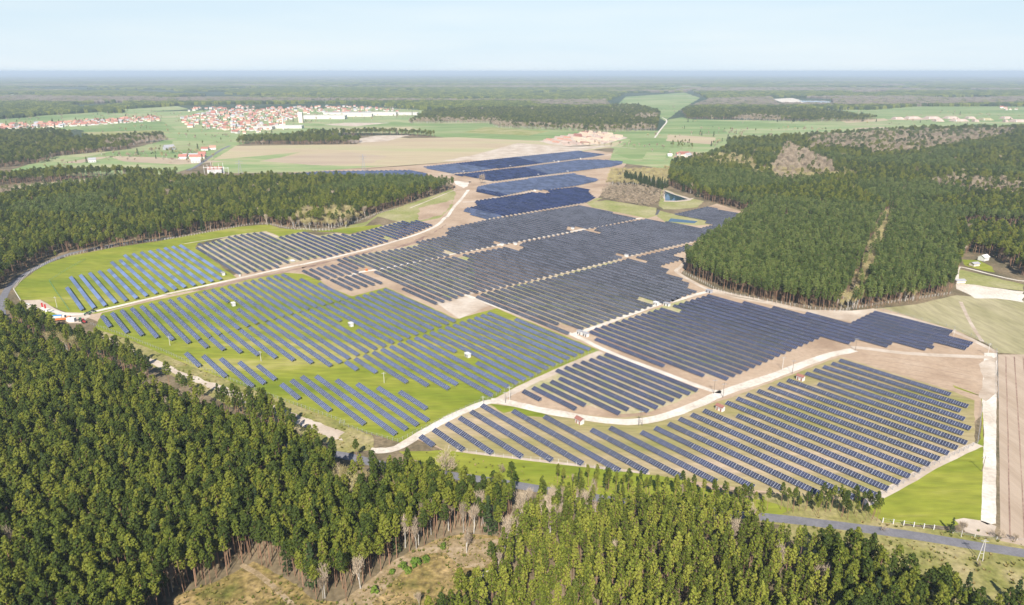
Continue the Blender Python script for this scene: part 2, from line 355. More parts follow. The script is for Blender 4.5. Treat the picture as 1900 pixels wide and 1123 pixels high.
# farm ground
sheet('bare_soil', pts((150,585),(420,515),(560,468),(690,440),(780,412),(820,380),(838,360),(845,345),(780,320),(700,322),(545,322),(545,318),(700,312),(780,306),(850,300),(1080,276),(1140,284),(1165,300),(1130,345),(1105,372),(1190,402),(1235,395),(1265,400),(1330,378),(1395,398),(1290,475),(1262,510),(1340,545),(1430,565),(1530,583),(1640,572),(1780,615),(1850,655),(1850,745),(1640,940),(1560,925),(1290,905),(1160,885),(850,845),(770,815),(640,780),(300,640)), M['soil'], Z(1), .6)
sheet('olive_pasture', pts((1530,581),(1620,574),(1700,565),(1775,548),(1900,558),(2300,590),(2300,690),(1852,655),(1835,640),(1770,612),(1640,573)), M['olive'], Z(2), .5)
sheet('site_meadow', pts((365,447),(495,425),(610,428),(680,412),(700,398),(838,352),(846,358),(838,385),(815,405),(760,416),(700,402),(660,432),(560,424),(520,432),(500,425),(366,450)), M['meadow'], Z(2), .6)
sheet('spring_grass', pts('V1',(150,640),(240,540),(480,370),(780,265),(1200,185),(1900,80),'V2',(0,275),(850,125),(1180,98),(1300,140),(1750,180),'U1',(400,185),(520,205),(900,115),(860,100),(420,150),(130,175),(0,180),'V2',(1300,232),(1180,180),(800,215),(400,305),(370,350),(830,690),(400,810),(0,890),'V1',(1050,905),(760,900),(560,820),(460,755),(230,750)), M['lime'], Z(3), .5)
sheet('row_grass', pts('V2',(372,352),(800,215),(1150,172),(1300,232),(1560,180),'U1',(190,225),(380,190),(520,210),(600,200),(1115,50),(1050,240),(500,395),(245,450),'V2',(860,650)), M['soil_green'], Z(4), .5)
sheet('spring_grass', pts('T4',(520,560),(560,475),(900,395),(1100,352),(1300,300),(1560,255),(1660,262),(1760,300),'T5',(-60,335),(70,385),(255,335),(640,508),(860,450),(1425,680),(1200,780),(860,940),(500,1110),'T8',(330,240),(150,185),(0,135),'T4',(1891,1080),(1700,1010),(1100,790),(700,620)), M['lime'], Z(3), .5)
sheet('dry_verge', pts('T4',(520,560),(700,620),(1100,790),(1700,1010),(1891,1080),'T8',(0,135),(180,200),(190,280),(0,300),'T7',(1780,240),(1600,200),(1480,110),(1250,40),'T4',(1100,900),(700,700),(480,600)), M['verge'], Z(2), .8)
sheet('sandy_verge', pts('T4',(520,600),(600,615),(1000,800),(1320,910),(1600,1020),(1891,1130),'T8',(0,205),(20,230),(-60,215),'T4',(1560,1050),(1250,930),(900,790)), M['paleland'], Z(4), 1.6)
sheet('row_grass', pts('T8',(435,195),(785,22),(870,22),(1100,60),(1500,105),'T9',(0,80),(270,0),'T6',(880,715),(1500,905),(1620,955),(1620,1190),'T9',(1590,260),(1020,570),(800,545),(400,500),(0,440),'T8',(1891,440),(1550,400),(1000,345),(600,300)), M['drygrass'], Z(3), .5)
sheet('spring_grass', pts('T8',(820,30),(940,40),(1110,75),(1180,110),(1020,95),(960,65),(900,80)), M['lime'], Z(4), 1.0)
sheet('spring_grass', pts('T8',(330,290),(600,285),(850,318),(1300,368),(1600,405),(1891,440),'F',(1300,905),(1420,930),(1470,945),(1440,958),(1300,944),(1100,920),(915,888),(820,872),(760,850),(740,838)), M['lime'], Z(4), .8)
sheet('spring_grass', pts('T9',(1060,560),(1600,270),(1655,220),(1660,20),(1650,-20),(1600,-30),(1510,-60),(1500,-75),(1665,-10),(1675,660),(1480,700),(1130,680),(1020,610)), M['lime'], Z(4), .6)
for q in [('T5',(770,372),(1550,180),(1280,300),(1891,300),(1891,380),(1330,565),(1200,530)),('T5',(1400,600),(1500,530),(1890,400),'T6',(20,400),(740,600),(200,830),(60,800)),
          ('U1',(800,600),(1180,525),(1900,440),(1900,800),(1600,930)),('U1',(405,475),(950,380),(1900,200),(1700,410),(1215,515),(800,580)),('T5',(1010,895),(1200,780),(1460,695),'T6',(110,905),(0,960),'T5',(1700,1020),(1540,1030))]:
    sheet('row_grass', pts(*q), M['soil_green'], Z(4), .7)
sheet('ploughed_field', pts((1852,658),(1900,658),(2500,690),(2500,1090),(1980,1030),(1856,1004)), M['plough'], Z(3), .15)
sheet('sand_strip', pts((1826,655),(1850,655),(1849,700),(1848,972),(1832,974),(1820,968),(1826,800),(1822,745)), M['sand'], Z(5), .22)
sheet('pale_patch', pts('T9',(1510,665),(1560,655),(1660,670),(1740,700),(1735,760),(1640,750),(1570,730)), M['paleland'], Z(5), 1.0)
sheet('pale_patch', pts('T5',(520,415),(700,382),(828,432),(655,508)), M['paleland'], Z(5), .6)
sheet('pale_patch', pts('V4',(0,100),(240,75),(290,92),(180,130),(0,230),'V3',(1900,830),(1300,690),(830,600),(850,570),(1050,620),(1300,670),(1900,800)), M['paleland'], Z(5), .6)
sheet('pale_patch', pts('V4',(1400,690),(1480,640),(1600,610),(1600,1000),(1480,1100),(1400,1050),(1460,850)), M['paleland'], Z(6), 1.0)
sheet('dark_soil', pts('U4',(840,980),(990,870),(1000,880),(900,930)), M['dark_soil'], Z(5), 1.5)
for q in [('U1',(980,360),(1180,305),(1340,230),(1400,230),(1200,320),(1010,370)),('U1',(0,570),(640,415),(900,340),(880,350),(640,430),(0,585)),('V2',(240,845),(900,700),(1700,545),(1700,560),(900,720),(500,820)),('U4',(690,690),(1130,590),(1180,500),(1050,650),(960,760),(700,830))]:
    sheet('dark_soil', pts(*q), M['dark_soil'] if q[0] != 'U4' else M['soil'], Z(5), 1.8)
sheet('sandy_patch', pts('X6',(420,690),(520,690),(700,700),(940,740),(1422,800),(1422,960),(1000,900),(700,900),(520,800),(430,760)), M['sand'], Z(5), 2.0)
sheet('green_paddock', pts('X6',(470,470),(1422,700),(1422,790),(960,735),(500,690),(440,650)), M['meadow'], Z(4), .8)
sheet('garden_grass', pts('X6',(500,330),(760,340),(960,440),(1000,520),(860,500),(560,420)), M['lime'], Z(5), .8)
ribbon('sand_track', pts('X6',(440,640),(450,440),(520,440),(900,540),(1320,640),(1500,650)), 3.4, M['sand'], Z(7))
sheet('gravel_yard', pts('V1',(230,760),(440,750),(560,820),(700,890),(950,900),(1000,930),(900,1010),(760,1010),(680,950),(560,870),(400,850),(290,860)), M['paleland'], Z(5), .6)
sheet('spring_grass', pts('V1',(400,875),(560,880),(690,945),(600,975),(480,930)), M['lime'], Z(6), .5)
sheet('pond_bank', pts('S4',(380,560),(430,560),(580,625),(800,700),(1000,740),(900,830),(620,860),(400,860),(330,800)), M['meadow'], Z(3), .6)
sheet('pond_margin', pts('S4',(400,575),(420,570),(570,630),(790,700),(860,690),(800,730),(600,752),(400,750)), M['paleland'], Z(4), 1.2)
sheet('pond', pts('S4',(418,590),(560,645),(768,712),(600,735),(430,732)), M['water'], Z(6), .15)
sheet('pond_margin', pts('S4',(330,870),(500,920),(900,990),(1080,1040),(1140,1080),(900,1100),(430,1050),(300,960)), M['meadow'], Z(4), .6)
sheet('pond', pts('S4',(512,992),(905,1035),(860,1066),(700,1055),(470,1040)), M['water'], Z(6), .1)
sheet('dry_basin', pts('S4',(325,865),(357,878),(312,945),(278,938)), M['liner'], Z(6), .2)
sheet('site_meadow', pts('U3',(0,30),(150,10),(700,95),(700,180),(600,210),(0,90),'U5',(1000,760),(1110,700),(1180,700)), M['meadow'], Z(3), .5)

for i in range(9):
    xx = 1866 + i*7.0
    ribbon('tractor_line', [(xx + i*9, 662), (xx + i*14 + 4, 800), (xx + i*20 + 8, 1000)], .5, M['dark_soil'], Z(6), amp=.5)
for i in range(7):
    ribbon('wheel_mark', pts('T6', (1000+i*12, 700+i*26), (1300, 735+i*28), (1600, 800+i*24)), .35, M['dark_soil'], Z(6), amp=.5)
# tracks and roads
WT = M['sand']
ribbon('sand_track', pts('V1',(300,860),(470,840),(640,890),(780,922),(950,905),(1900,680),'V2',(0,880),(850,692),(1500,545),'U1',(0,545),(640,395),(980,300),(1300,200),(1500,110),(1590,10),'U4',(1000,800),(1080,680),(1170,590),(1240,490)), 5.2, WT, Z(8))
sheet('turning_area', pts('U4',(1085,395),(1110,390),(1250,410),(1235,450),(1190,470),(1100,430)), WT, Z(7), .3)
ribbon('sand_track', pts('U4',(600,690),(850,590),(1100,485),(1190,480)), 3, M['paleland'], Z(7))
ribbon('sand_track', pts('U4',(870,330),(1080,315),(1270,290),(1560,245),'U5',(0,372),(230,350),(670,297),(930,268),(1060,255),(1380,200)), 6, M['paleland'], Z(7))
ribbon('sand_track', pts('U4',(1180,625),(1300,620),(1560,570),'U5',(0,690),(400,620),(870,560)), 7, M['paleland'], Z(7))
ribbon('sand_track', pts('U4',(1400,410),(1560,390),'U5',(0,512),(300,480),(640,435),(830,405)), 7, M['paleland'], Z(7))
ribbon('sand_track', pts('U4',(1430,820),'U5',(0,910),(900,765),(1040,730)), 6, M['paleland'], Z(7))
ribbon('sand_track', pts('U1',(520,665),(650,620),(830,598),(1060,552),(1640,430),(1900,378),'U2',(520,500),(960,420),(1450,330),(1900,238),'U3',(540,205)), 5.5, WT, Z(8))
ribbon('sand_track', pts('T5',(690,378),'U2',(260,1020),(520,965),(1320,785),(1880,645),'U3',(400,625),(1100,470)), 5, M['paleland'], Z(8))
ribbon('sand_track', pts('T5',(690,376),(850,436),(1290,596),(1460,686),(1891,848),'T6',(160,898),(230,912)), 4.6, WT, Z(9))
ribbon('sand_track', pts('T5',(1280,595),(1390,558),(1740,430),(1891,378),'V3',(300,740),(700,625),(820,595)), 5.2, WT, Z(8))
ribbon('sand_track', pts('V3',(600,180),(500,330),(440,360),(450,390),(600,480),(800,590),(1000,650),(1400,720),(1900,830),'T6',(880,480),(1080,455),(1500,568),(1740,690)), 4.5, M['paleland'], Z(7))
ribbon('sand_track', pts('T5',(830,958),(900,960),(1100,1010),(1450,1068),(1650,1080),(1891,1010),'T6',(270,900),(500,830),(800,710),(960,678)), 7.5, WT, Z(9))
ribbon('sand_track', pts('T8',(170,285),(300,285),(400,220),(520,150),(640,85),(800,18),(860,15)), 6, WT, Z(8))
ribbon('earth_track', pts('T5',(860,958),(1000,880),(1200,790),(1430,690)), 5, M['paleland'], Z(7))
ribbon('earth_track', pts('T9',(1010,580),(1200,480),(1400,360),(1640,250)), 4.5, M['paleland'], Z(7))
ribbon('earth_track', pts('T8',(640,285),(1000,330),(1300,365),(1700,410)), 2, M['paleland'], Z(7))
ribbon('earth_track', pts('V4',(0,505),(120,510),(500,560),(900,590),(1450,610),(1560,620)), 5, M['paleland'], Z(7))
ribbon('earth_track', pts('V4',(1200,0),(1290,200),(1400,380),(1440,440)), 2.5, M['paleland'], Z(7))
ribbon('earth_track', pts('V2',(250,312),(700,240),(1100,170),(1280,240)), 2, M['paleland'], Z(7))
road = pts((2300,1090),(1900,1027),(1820,1015),(1740,1001),(1640,986),(1480,966),(1300,948),(1100,925),(915,893),(800,878),(700,862),(640,845),(580,838),(470,812),(330,752),(200,697),(80,652),(10,610),(1,578),(4,555),(17,531),(45,509),(84,489),(118,474),(150,466),(220,452),(300,445))
ribbon('asphalt_road', road, 5.4, M['asphalt'], Z(10), amp=.02, smooth=3)
sheet('road_verge', pts((1430,915),(1560,925),(1640,940),(1690,990),(1560,985),(1450,975),(1350,960),(1360,930)), M['verge'], Z(2)+.002, .3)
sheet('road_verge', pts((1460,955),(1640,972),(1760,985),(1900,1005),(2300,1060),(2300,1200),(1900,1250),(1700,1160),(1560,1060),(1440,985)), M['verge'], Z(2), .5)
# clearing in the foreground wood
CLEAR = pts((270,1180),(330,1105),(400,1080),(448,1055),(470,1042),(540,1080),(585,1115),(650,1118),(692,1078),(744,1035),(811,1001),(864,990),(925,995),(932,1040),(900,1082),(876,1115),(842,1150),(780,1195),(740,1260),(270,1260))
sheet('clearing', CLEAR, M['heath'], Z(1), .8)
sheet('clearing_edge', pts('CL',(200,1059),(560,800),(640,720),(900,560),(1250,470),(1640,480),(1620,640),(1500,740),(1290,720),(1180,600),(960,620),(700,860),(480,1100),(200,1150)), M['track'], Z(2), 1.4)
ribbon('clearing_track', pts((448,1048),(480,1065),(520,1100),(560,1140),(600,1190)), 2.0, M['track'], Z(4), amp=.2)
sheet('sandy_patch', pts('CL',(1310,880),(1400,830),(1530,730),(1560,760),(1440,850),(1330,910)), M['sand'], Z(5), 1.2)

# ------------------------------------------------------------------ solar panel rows
TILT = math.radians(25.0); WS = 2.8; ZLOW = 0.8
RZ = math.atan2(RD[1], RD[0])
CT, ST = math.cos(TILT), math.sin(TILT)
SEC = 11.0
def section_mesh(name, cell, frame, cols, rows, gap_c, gap_r, group=0):
    """one table of modules: a frame slab carrying cols x rows glass modules, each proud of the frame"""
    mb = MB()
    def q(x, s, h): return (x, s*CT - h*ST, ZLOW + s*ST + h*CT)
    def slab(x0, x1, s0, s1, h0, h1, m, bottom=False):
        mb.hexa([q(x0,s0,h0),q(x1,s0,h0),q(x1,s1,h0),q(x0,s1,h0),q(x0,s0,h1),q(x1,s0,h1),q(x1,s1,h1),q(x0,s1,h1)], m, bottom)
    slab(0.06, SEC-0.06, 0, WS, -0.05, 0.0, 1, True)
    cw = (SEC-0.12)/cols; rh = WS/rows
    for i in range(cols):
        gl = gap_c*(2.0 if group and i % group == 0 else 1.0)
        for j in range(rows):
            slab(0.06+i*cw+gl/2, 0.06+(i+1)*cw-gap_c/2, j*rh+gap_r/2, (j+1)*rh-gap_r/2, 0.0, 0.03, 0)
    return mb.mesh(name, [cell, frame])
SM = {
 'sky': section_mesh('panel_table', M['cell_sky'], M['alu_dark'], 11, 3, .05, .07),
 'blue': section_mesh('panel_table', M['cell_blue'], M['alu'], 11, 4, .15, .10),
 'navy': section_mesh('panel_table', M['cell_navy'], M['alu'], 9, 4, .12, .08, 3),
 'navy2': section_mesh('panel_table', M['cell_navy'], M['alu'], 9, 4, .10, .07),
 'slate': section_mesh('panel_table', M['cell_slate'], M['alu'], 9, 3, .09, .06),
 'deep': section_mesh('panel_table', M['cell_deep'], M['alu_dark'], 11, 3, .05, .05),
 'mid': section_mesh('panel_table', M['cell_mid'], M['alu_dark'], 11, 3, .06, .05)}
def frame_mesh(L):
    mb = MB(); n = max(2, int(round(L/4.0))+1)
    for i in range(n):
        x = 0.5 + (L-1.0)*i/(n-1)
        mb.box(x-.06, x+.06, .45, .57, 0, ZLOW+.45*ST/CT-.05, 0, False)
        mb.box(x-.06, x+.06, 2.05, 2.17, 0, ZLOW+2.05*ST/CT-.07, 0, False)
    for y in (.51, 2.11):
        z = ZLOW + y*ST/CT - .16; mb.box(.1, L-.1, y-.05, y+.05, z, z+.08, 0)
    return mb.mesh('support_frame', [M['steel']])
ROWS = []     # (block, u0, u1, vtop, skew)
def block_lists(name, S, E, splits=()):
    S = [UV(p) for p in S]; E = [UV(p) for p in E]; n = len(S)
    A = []; b = []
    for k in range(n):
        A.append((k, 1, S[k][0])); b.append(S[k][1]); A.append((k, 1, E[k][0])); b.append(E[k][1])
    s, *_ = np.linalg.lstsq(np.array(A, float), np.array(b, float), rcond=None)
    sk = max(-0.02, min(0.02, s[2])); r = []
    for k in range(n):
        ov = s[0]*k + s[1]; um = (S[k][0] + E[k][0])/2
        v = ov + s[2]*um                        # at mid row
        parts = [(S[k][0], E[k][0])]
        for kk, e1, s2 in splits:
            if kk == k: parts = [(S[k][0], UV(e1)[0]), (UV(s2)[0], E[k][0])]
        for a, c in parts: ROWS.append((name, a, c, v + sk*((a+c)/2 - um), sk, k))
def block_poly(name, poly, v0=272.0, p=6.83, z=2.0):
    pg = [UV(q, z) for q in poly]; vs = [q[1] for q in pg]; j0 = int(math.floor((min(vs)-v0)/p)); j1 = int(math.ceil((max(vs)-v0)/p)); kk = 0
    for j in range(j0, j1+1):
        v = v0 + j*p; sv = v - 1.0; xs = []
        for i in range(len(pg)):
            (a0, b0), (a1, b1) = pg[i], pg[(i+1) % len(pg)]
            if (b0 > sv) != (b1 > sv): xs.append(a0 + (a1-a0)*(sv-b0)/(b1-b0))
        xs.sort(); got = False
        for a, c in zip(xs[::2], xs[1::2]):
            if c - a > 8: ROWS.append((name, a, c, v, 0.0, kk)); got = True
        if got: kk += 1
pp = pts
block_lists('A', pp('T4',(370,330),(390,272),(443,262),(497,250),(550,240),(598,232),(618,190),(665,180),(690,152),(735,145),(780,137),(823,130),(867,122),(910,113),(953,106),(995,98)),
 pp('T4',(465,450),(530,440),(588,428),(645,412),(702,400),(758,388),(815,375),(868,362),(920,352),(972,340),(1022,328),(1075,318),(1122,308),(1170,297),(1218,286),(1218,247)))
block_lists('B1', pp('T4',(565,485),(620,468),(672,453),(727,443),(778,432),(830,418),(882,407),(932,397),(983,386),(1033,375),(1080,363),(1122,352),(1168,342),(1215,335),(1262,323),(1303,312),(1345,302),(1390,292),(1430,283),(1475,275),(1515,266),(1555,258),(1655,283),(1755,307)),
 pp('T4',(612,543),(710,575),(795,588),(878,600),(965,613),(1050,630),(1105,612),(1160,600),(1213,585),(1268,570),(1318,555),(1368,540),(1418,525),(1467,512),(1515,500),(1562,487),(1607,473),(1655,460),(1698,448),(1742,436),(1785,425),(1828,412),(1870,402),(1912,392)),
 [(12, P('T4',1257,410), P('T4',1310,447))])
block_lists('B2', pp('T4',(1100,620),(1162,605),(1218,590),(1270,573),(1322,562),(1375,547),(1427,533),(1478,517),(1522,505),(1570,490),(1617,478),(1662,463),(1710,452),'Z8',(250,700),'T4',(1795,430),(1840,418),'Z8',(600,608),(705,578),(815,548),(925,518),(1025,488),(1140,460),(1235,430)),
 pp('T4',(1150,655),(1240,668),(1333,683),(1428,697),(1522,712),(1622,725),(1722,740),(1822,757),(1875,740),'T5',(65,716),(115,697),(163,682),(210,665),(257,650),(303,632),(350,616),(393,600),(437,585),(478,572),(520,556),(560,543),(600,530),(640,515)),
 [(13, P('Z8',610,890), P('Z8',820,1030))])
block_lists('B3', pp('T5',(40,735),(92,718),(143,700),(193,682),(240,665),(287,650),(333,633),(380,618),(425,602),(468,590),(510,573),(550,560),(592,545),(632,533),(673,518),(712,505),(750,493),(785,480),(820,468),(970,502)),
 pp('T5',(103,778),(210,793),(378,847),(493,865),(608,882),(655,858),(845,918),(893,893),(940,870),(985,852),(1027,832),(1070,812),(1110,792),(1150,772),(1192,753),(1230,737),(1268,718),(1305,703),(1340,688),(1378,670)),
 [(9, P('T5',648,680), P('T5',765,737))])
block_lists('C1', pp('T4',(1025,688),(1120,703),(1218,718),(1320,737),(1422,755)), pp('T4',(1112,757),(1250,815),(1395,870),(1462,852),(1523,830)))
block_lists('C2', pp('Z2',(340,400),(500,340),(655,285),(865,280),(1170,335),(1480,390),'T5',(220,875),(340,897)), pp('Z2',(645,600),(1100,775),(1600,970),'T8',(310,187),'T5',(372,1105),(437,1080),(497,1055),(488,990)))
block_lists('D', pp('Z1',(120,515),(310,420),(500,330),(690,245),'T8',(722,62),(785,27),(957,57),(1130,87),(1385,160),(1490,148),(1662,172),(1735,150),(1808,128),'T9',(10,98),(77,75),(145,52),(320,83),(267,9),'T6',(322,935),(378,912),(438,892),(492,878),(550,853),(600,834),(767,855),(700,797),(747,777),(798,760),(845,742),(890,723)),
 pp('Z1',(320,650),(750,720),(1175,765),(1610,820),'T8',(1178,325),(1345,345),(1550,382),(1703,390),'T9',(38,418),(220,440),(425,470),(573,482),(793,515),(1018,550),(1087,518),(1150,487),(1215,452),(1272,415),(1330,383),(1382,350),(1438,317),(1488,287),(1538,257),(1588,230),(1565,180),(1610,150),(1578,98),(1547,60),(1592,32),'T6',(1497,912)))
block_lists('E', pp('T5',(1010,895),(1062,878),(1113,860),(1163,843),(1210,825),(1197,780),(1243,765),(1288,750),(1333,735),(1377,722),(1418,708),(1460,693)),
 pp('T5',(1118,940),(1312,990),(1363,970),(1545,1018),(1592,997),(1707,1003),(1755,985),(1797,963),(1843,945),(1888,925),(1930,910),(1972,892)))
block_lists('A2', pp('V2',(390,345),(420,300),(492,288),(560,278),(630,262),(705,258),(745,225),(815,213),(888,203),(953,193),(1020,185),(1095,178)),
 pp('V2',(880,630),(965,620),(1050,603),(1135,592),(1218,575),(1300,560),(1328,522),(1400,512),(1400,455),(1545,477),(1635,467),(1705,457)))
block_poly('A3', pp('V2',(1285,232),(1555,175),(1740,225),'U1',(270,213),(390,190),(520,212),(1120,50),(1170,70),(1265,45),(1440,105),(1060,252),(915,210),(900,235),(980,272),(245,462),(210,462)), v0=266.0, p=7.15)
block_lists('H1', pp('U1',(20,595),(103,580),(180,567),(260,550),(337,537),(415,523)), pp('U1',(215,690),(312,685),(395,668),(475,650),(552,635),(630,622)))
block_lists('H2', pp('U1',(333,695),(412,680),(490,663),(570,648),(650,630)), pp('U1',(565,805),(650,785),(730,770),(812,752),(888,738)))
block_poly('H', pp('U1',(380,480),(540,438),(905,382),(1240,332),(1290,328),(1250,283),(1600,212),(1580,182),(1620,170),(1610,130),(1900,72),'U2',(340,225),(1390,60),'U3',(0,90),(490,203),(460,215),(0,310),'U2',(1460,318),(1300,290),(1240,305),(1300,348),(600,482),(560,488),(470,450),(450,462),(500,495),(90,582),'U1',(1735,412),(1570,372),(1560,388),(1625,436),(1215,518),(855,588),(640,515),(700,555),(612,575)))
block_poly('K', pp('U1',(797,603),(850,645),(825,660),(1475,965),(1560,942),(1640,922),(1850,850),'U2',(285,1018),(510,970),(1320,776),(1870,640),(1780,580),'U3',(230,576),(400,615),(1110,455),(1290,412),(1410,375),(1360,335),(1500,285),(1450,250),(1640,205),(1690,175),(1620,150),(1260,76),(880,160),(1260,222),(1240,250),(1340,272),(1200,308),(600,208),(550,215),(60,300),(20,330),(90,365),(0,355),'U2',(1440,335),(790,460),(740,490),(790,520),(740,548),(590,515),(180,590),(115,600),(180,640),(160,662),(20,625),'U1',(1590,456),(1380,490),(1030,560)))
block_poly('G', pp('U2',(262,1062),(330,1026),(550,973),(1240,818),(1870,665),'U3',(385,645),(590,690),(600,680),(480,627),(1080,490),(1180,512),(890,600),(1010,650),(750,720),(840,765),(810,800),(940,850),(1080,915),(1020,940),(1160,1000),'V3',(690,590),(310,722),(40,650),(20,672),(195,742),'Z9',(1370,45),(430,352),(325,390),'T5',(1190,530),(1262,580),(1250,590)))
block_poly('F', pp('Z9',(1490,80),(425,405),(435,430),(520,525),(505,545),'Z7',(310,590),(430,560),(790,688),(1890,192),'T6',(785,602),(930,640),(978,617),(1140,657),(1180,632),(1335,670),(1400,665),(1395,632),(1570,672),(1618,632),(1480,592),(1505,568),(1080,458),(950,520),(705,463),(690,475),(525,430),(505,445),(365,403),(345,415),(165,370),'V3',(410,745),(500,790),(490,815),(290,770)))
block_poly('L', pp('U4',(1310,605),(1900,520),'U5',(0,695),(390,630),(600,640),(570,605),(900,570),(1040,600),(1020,620),(1060,660),(1100,690),(1000,740),(0,905),'U4',(1420,812),(1190,720),(1210,685),(1340,660)))
block_poly('M', pp('U4',(1340,450),(1500,415),(1900,365),'U5',(330,480),(850,422),(1140,490),(1100,512),(900,555),(570,605),(390,603),(0,686),'U4',(1590,560),(1330,500)))
block_poly('N', pp('U4',(1085,315),(1250,300),(1900,225),'U5',(230,362),(900,275),(1130,270),(1400,290),(1390,320),(1270,350),(830,403),(0,505),'U4',(1500,385)))
block_poly('O', pp('U4',(725,232),(1900,110),'U5',(900,175),(1210,213),(1050,243),(0,372),'U4',(1560,245),(1270,288),(1120,295),(1060,308)))
block_poly('PN', pp((540,322),(600,317),(690,316),(760,315),(792,322),(784,331),(540,331)))

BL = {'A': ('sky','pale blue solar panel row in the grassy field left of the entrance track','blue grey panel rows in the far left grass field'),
 'B1': ('blue','bright blue solar row of the green field band beside the main sand track','blue panel rows in the lime green field'),
 'B2': ('blue','bright blue solar row in the middle band of the lime green field','blue panel rows in the lime green field'),
 'B3': ('blue','bright blue solar row in the right band of the lime green field','blue panel rows in the lime green field'),
 'C1': ('blue','short blue solar row of five on the grass near the pine wood','blue panel rows in the lime green field'),
 'C2': ('blue','blue solar row of eight in the lower corner of the lime field','blue panel rows in the lime green field'),
 'D': ('navy','navy solar row of the large lower right field on dry grass','navy panel rows of the lower right field'),
 'E': ('navy2','navy solar row on the bare soil block between the two sand tracks','navy panel rows on the central soil block'),
 'A2': ('slate','grey solar row in the striped block beside the far left grass field','grey panel rows by the left wood'),
 'A3': ('navy2','dark solar row left of the curving main track','dark panel rows left of the main track'),
 'H1': ('slate','short slate row below the main track bend','short slate panel rows by the brown soil'),
 'H2': ('slate','short slate row above the brown soil corner','short slate panel rows by the brown soil'),
 'F': ('navy2','long navy solar row in the right central field below the wood','navy panel rows of the right central field'),
 'G': ('slate','long slate solar row in the field right of the pale square patch','slate panel rows of the central field'),
 'H': ('slate','slate solar row between the main track and the first lane','slate panel rows of the upper middle field'),
 'K': ('slate','long slate solar row between the two middle lanes','slate panel rows of the middle field'),
 'L': ('deep','',''), 'M': ('mid','',''), 'N': ('mid','',''), 'O': ('mid','',''), 'PN': ('mid','','')}
ones = ['','first','second','third','fourth','fifth','sixth','seventh','eighth','ninth','tenth','eleventh','twelfth','thirteenth','fourteenth','fifteenth','sixteenth','seventeenth','eighteenth','nineteenth']
tens = {2:('twenty','twentieth'),3:('thirty','thirtieth'),4:('forty','fortieth'),5:('fifty','fiftieth'),6:('sixty','sixtieth'),7:('seventy','seventieth'),8:('eighty','eightieth')}
def ordinal(n):
    if n < 20: return ones[n]
    t, o = divmod(n, 10); return tens[t][1] if o == 0 else tens[t][0] + ' ' + ones[o]
def row_geo(r):
    name, u0, u1, vt, sk, k = r; L = u1-u0; ns = max(1, int(round(L/SEC)))
    vl = vt - WS*CT; um = (u0+u1)/2
    x0, y0 = XY(u0, vl - sk*(L/2)); return x0, y0, L, ns, RZ + sk
order = {'D':0,'E':1,'C1':2,'C2':3,'B3':4,'B2':5,'B1':6,'F':7,'A':8,'H2':9,'H1':10,'A2':11,'G':12,'A3':13,'H':15,'K':14}
cand = []
for i, r in enumerate(ROWS):
    x0, y0, L, ns, a = row_geo(r); d = math.hypot(x0 + RD[0]*L/2, y0 + RD[1]*L/2)
    if r[0] in order: cand.append((order[r[0]] if order[r[0]] < 12 else 12, d, i))
cand.sort(); single = set(c[2] for c in cand[:300])
print('rows', len(ROWS), 'individual', len(single))
from collections import Counter, defaultdict
seen = Counter(); pieces_for_stuff = defaultdict(list)
splitdup = Counter((r[0], r[5]) for r in ROWS)
sidx = Counter()
for i, r in enumerate(ROWS):
    name, u0, u1, vt, sk, k = r; style = BL[name][0]; x0, y0, L, ns, a = row_geo(r)
    if i in single:
        lab = ordinal(k+1) + ' ' + BL[name][1]
        if splitdup[(name, k)] > 1:
            sidx[(name, k)] += 1; q = sidx[(name, k)]; w_ = {1: 'upper left piece of ', 2: 'second piece of ', 3: 'third piece of '}.get(q, 'last piece of ')
            if q == splitdup[(name, k)]: w_ = 'lower right piece of '
            lab = w_ + lab
        lab = ' '.join(lab.split()[:16])
        t = empty('solar_panel_row', (x0, y0, Z(4)), a, label=lab, cat='solar panels', group=BL[name][2])
        sl = L/ns
        for j in range(ns):
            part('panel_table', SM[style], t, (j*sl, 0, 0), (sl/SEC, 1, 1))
        part('support_frame', frame_mesh(L), t)
    else:
        pieces_for_stuff[(name, style)].append((x0, y0, L, ns, a))

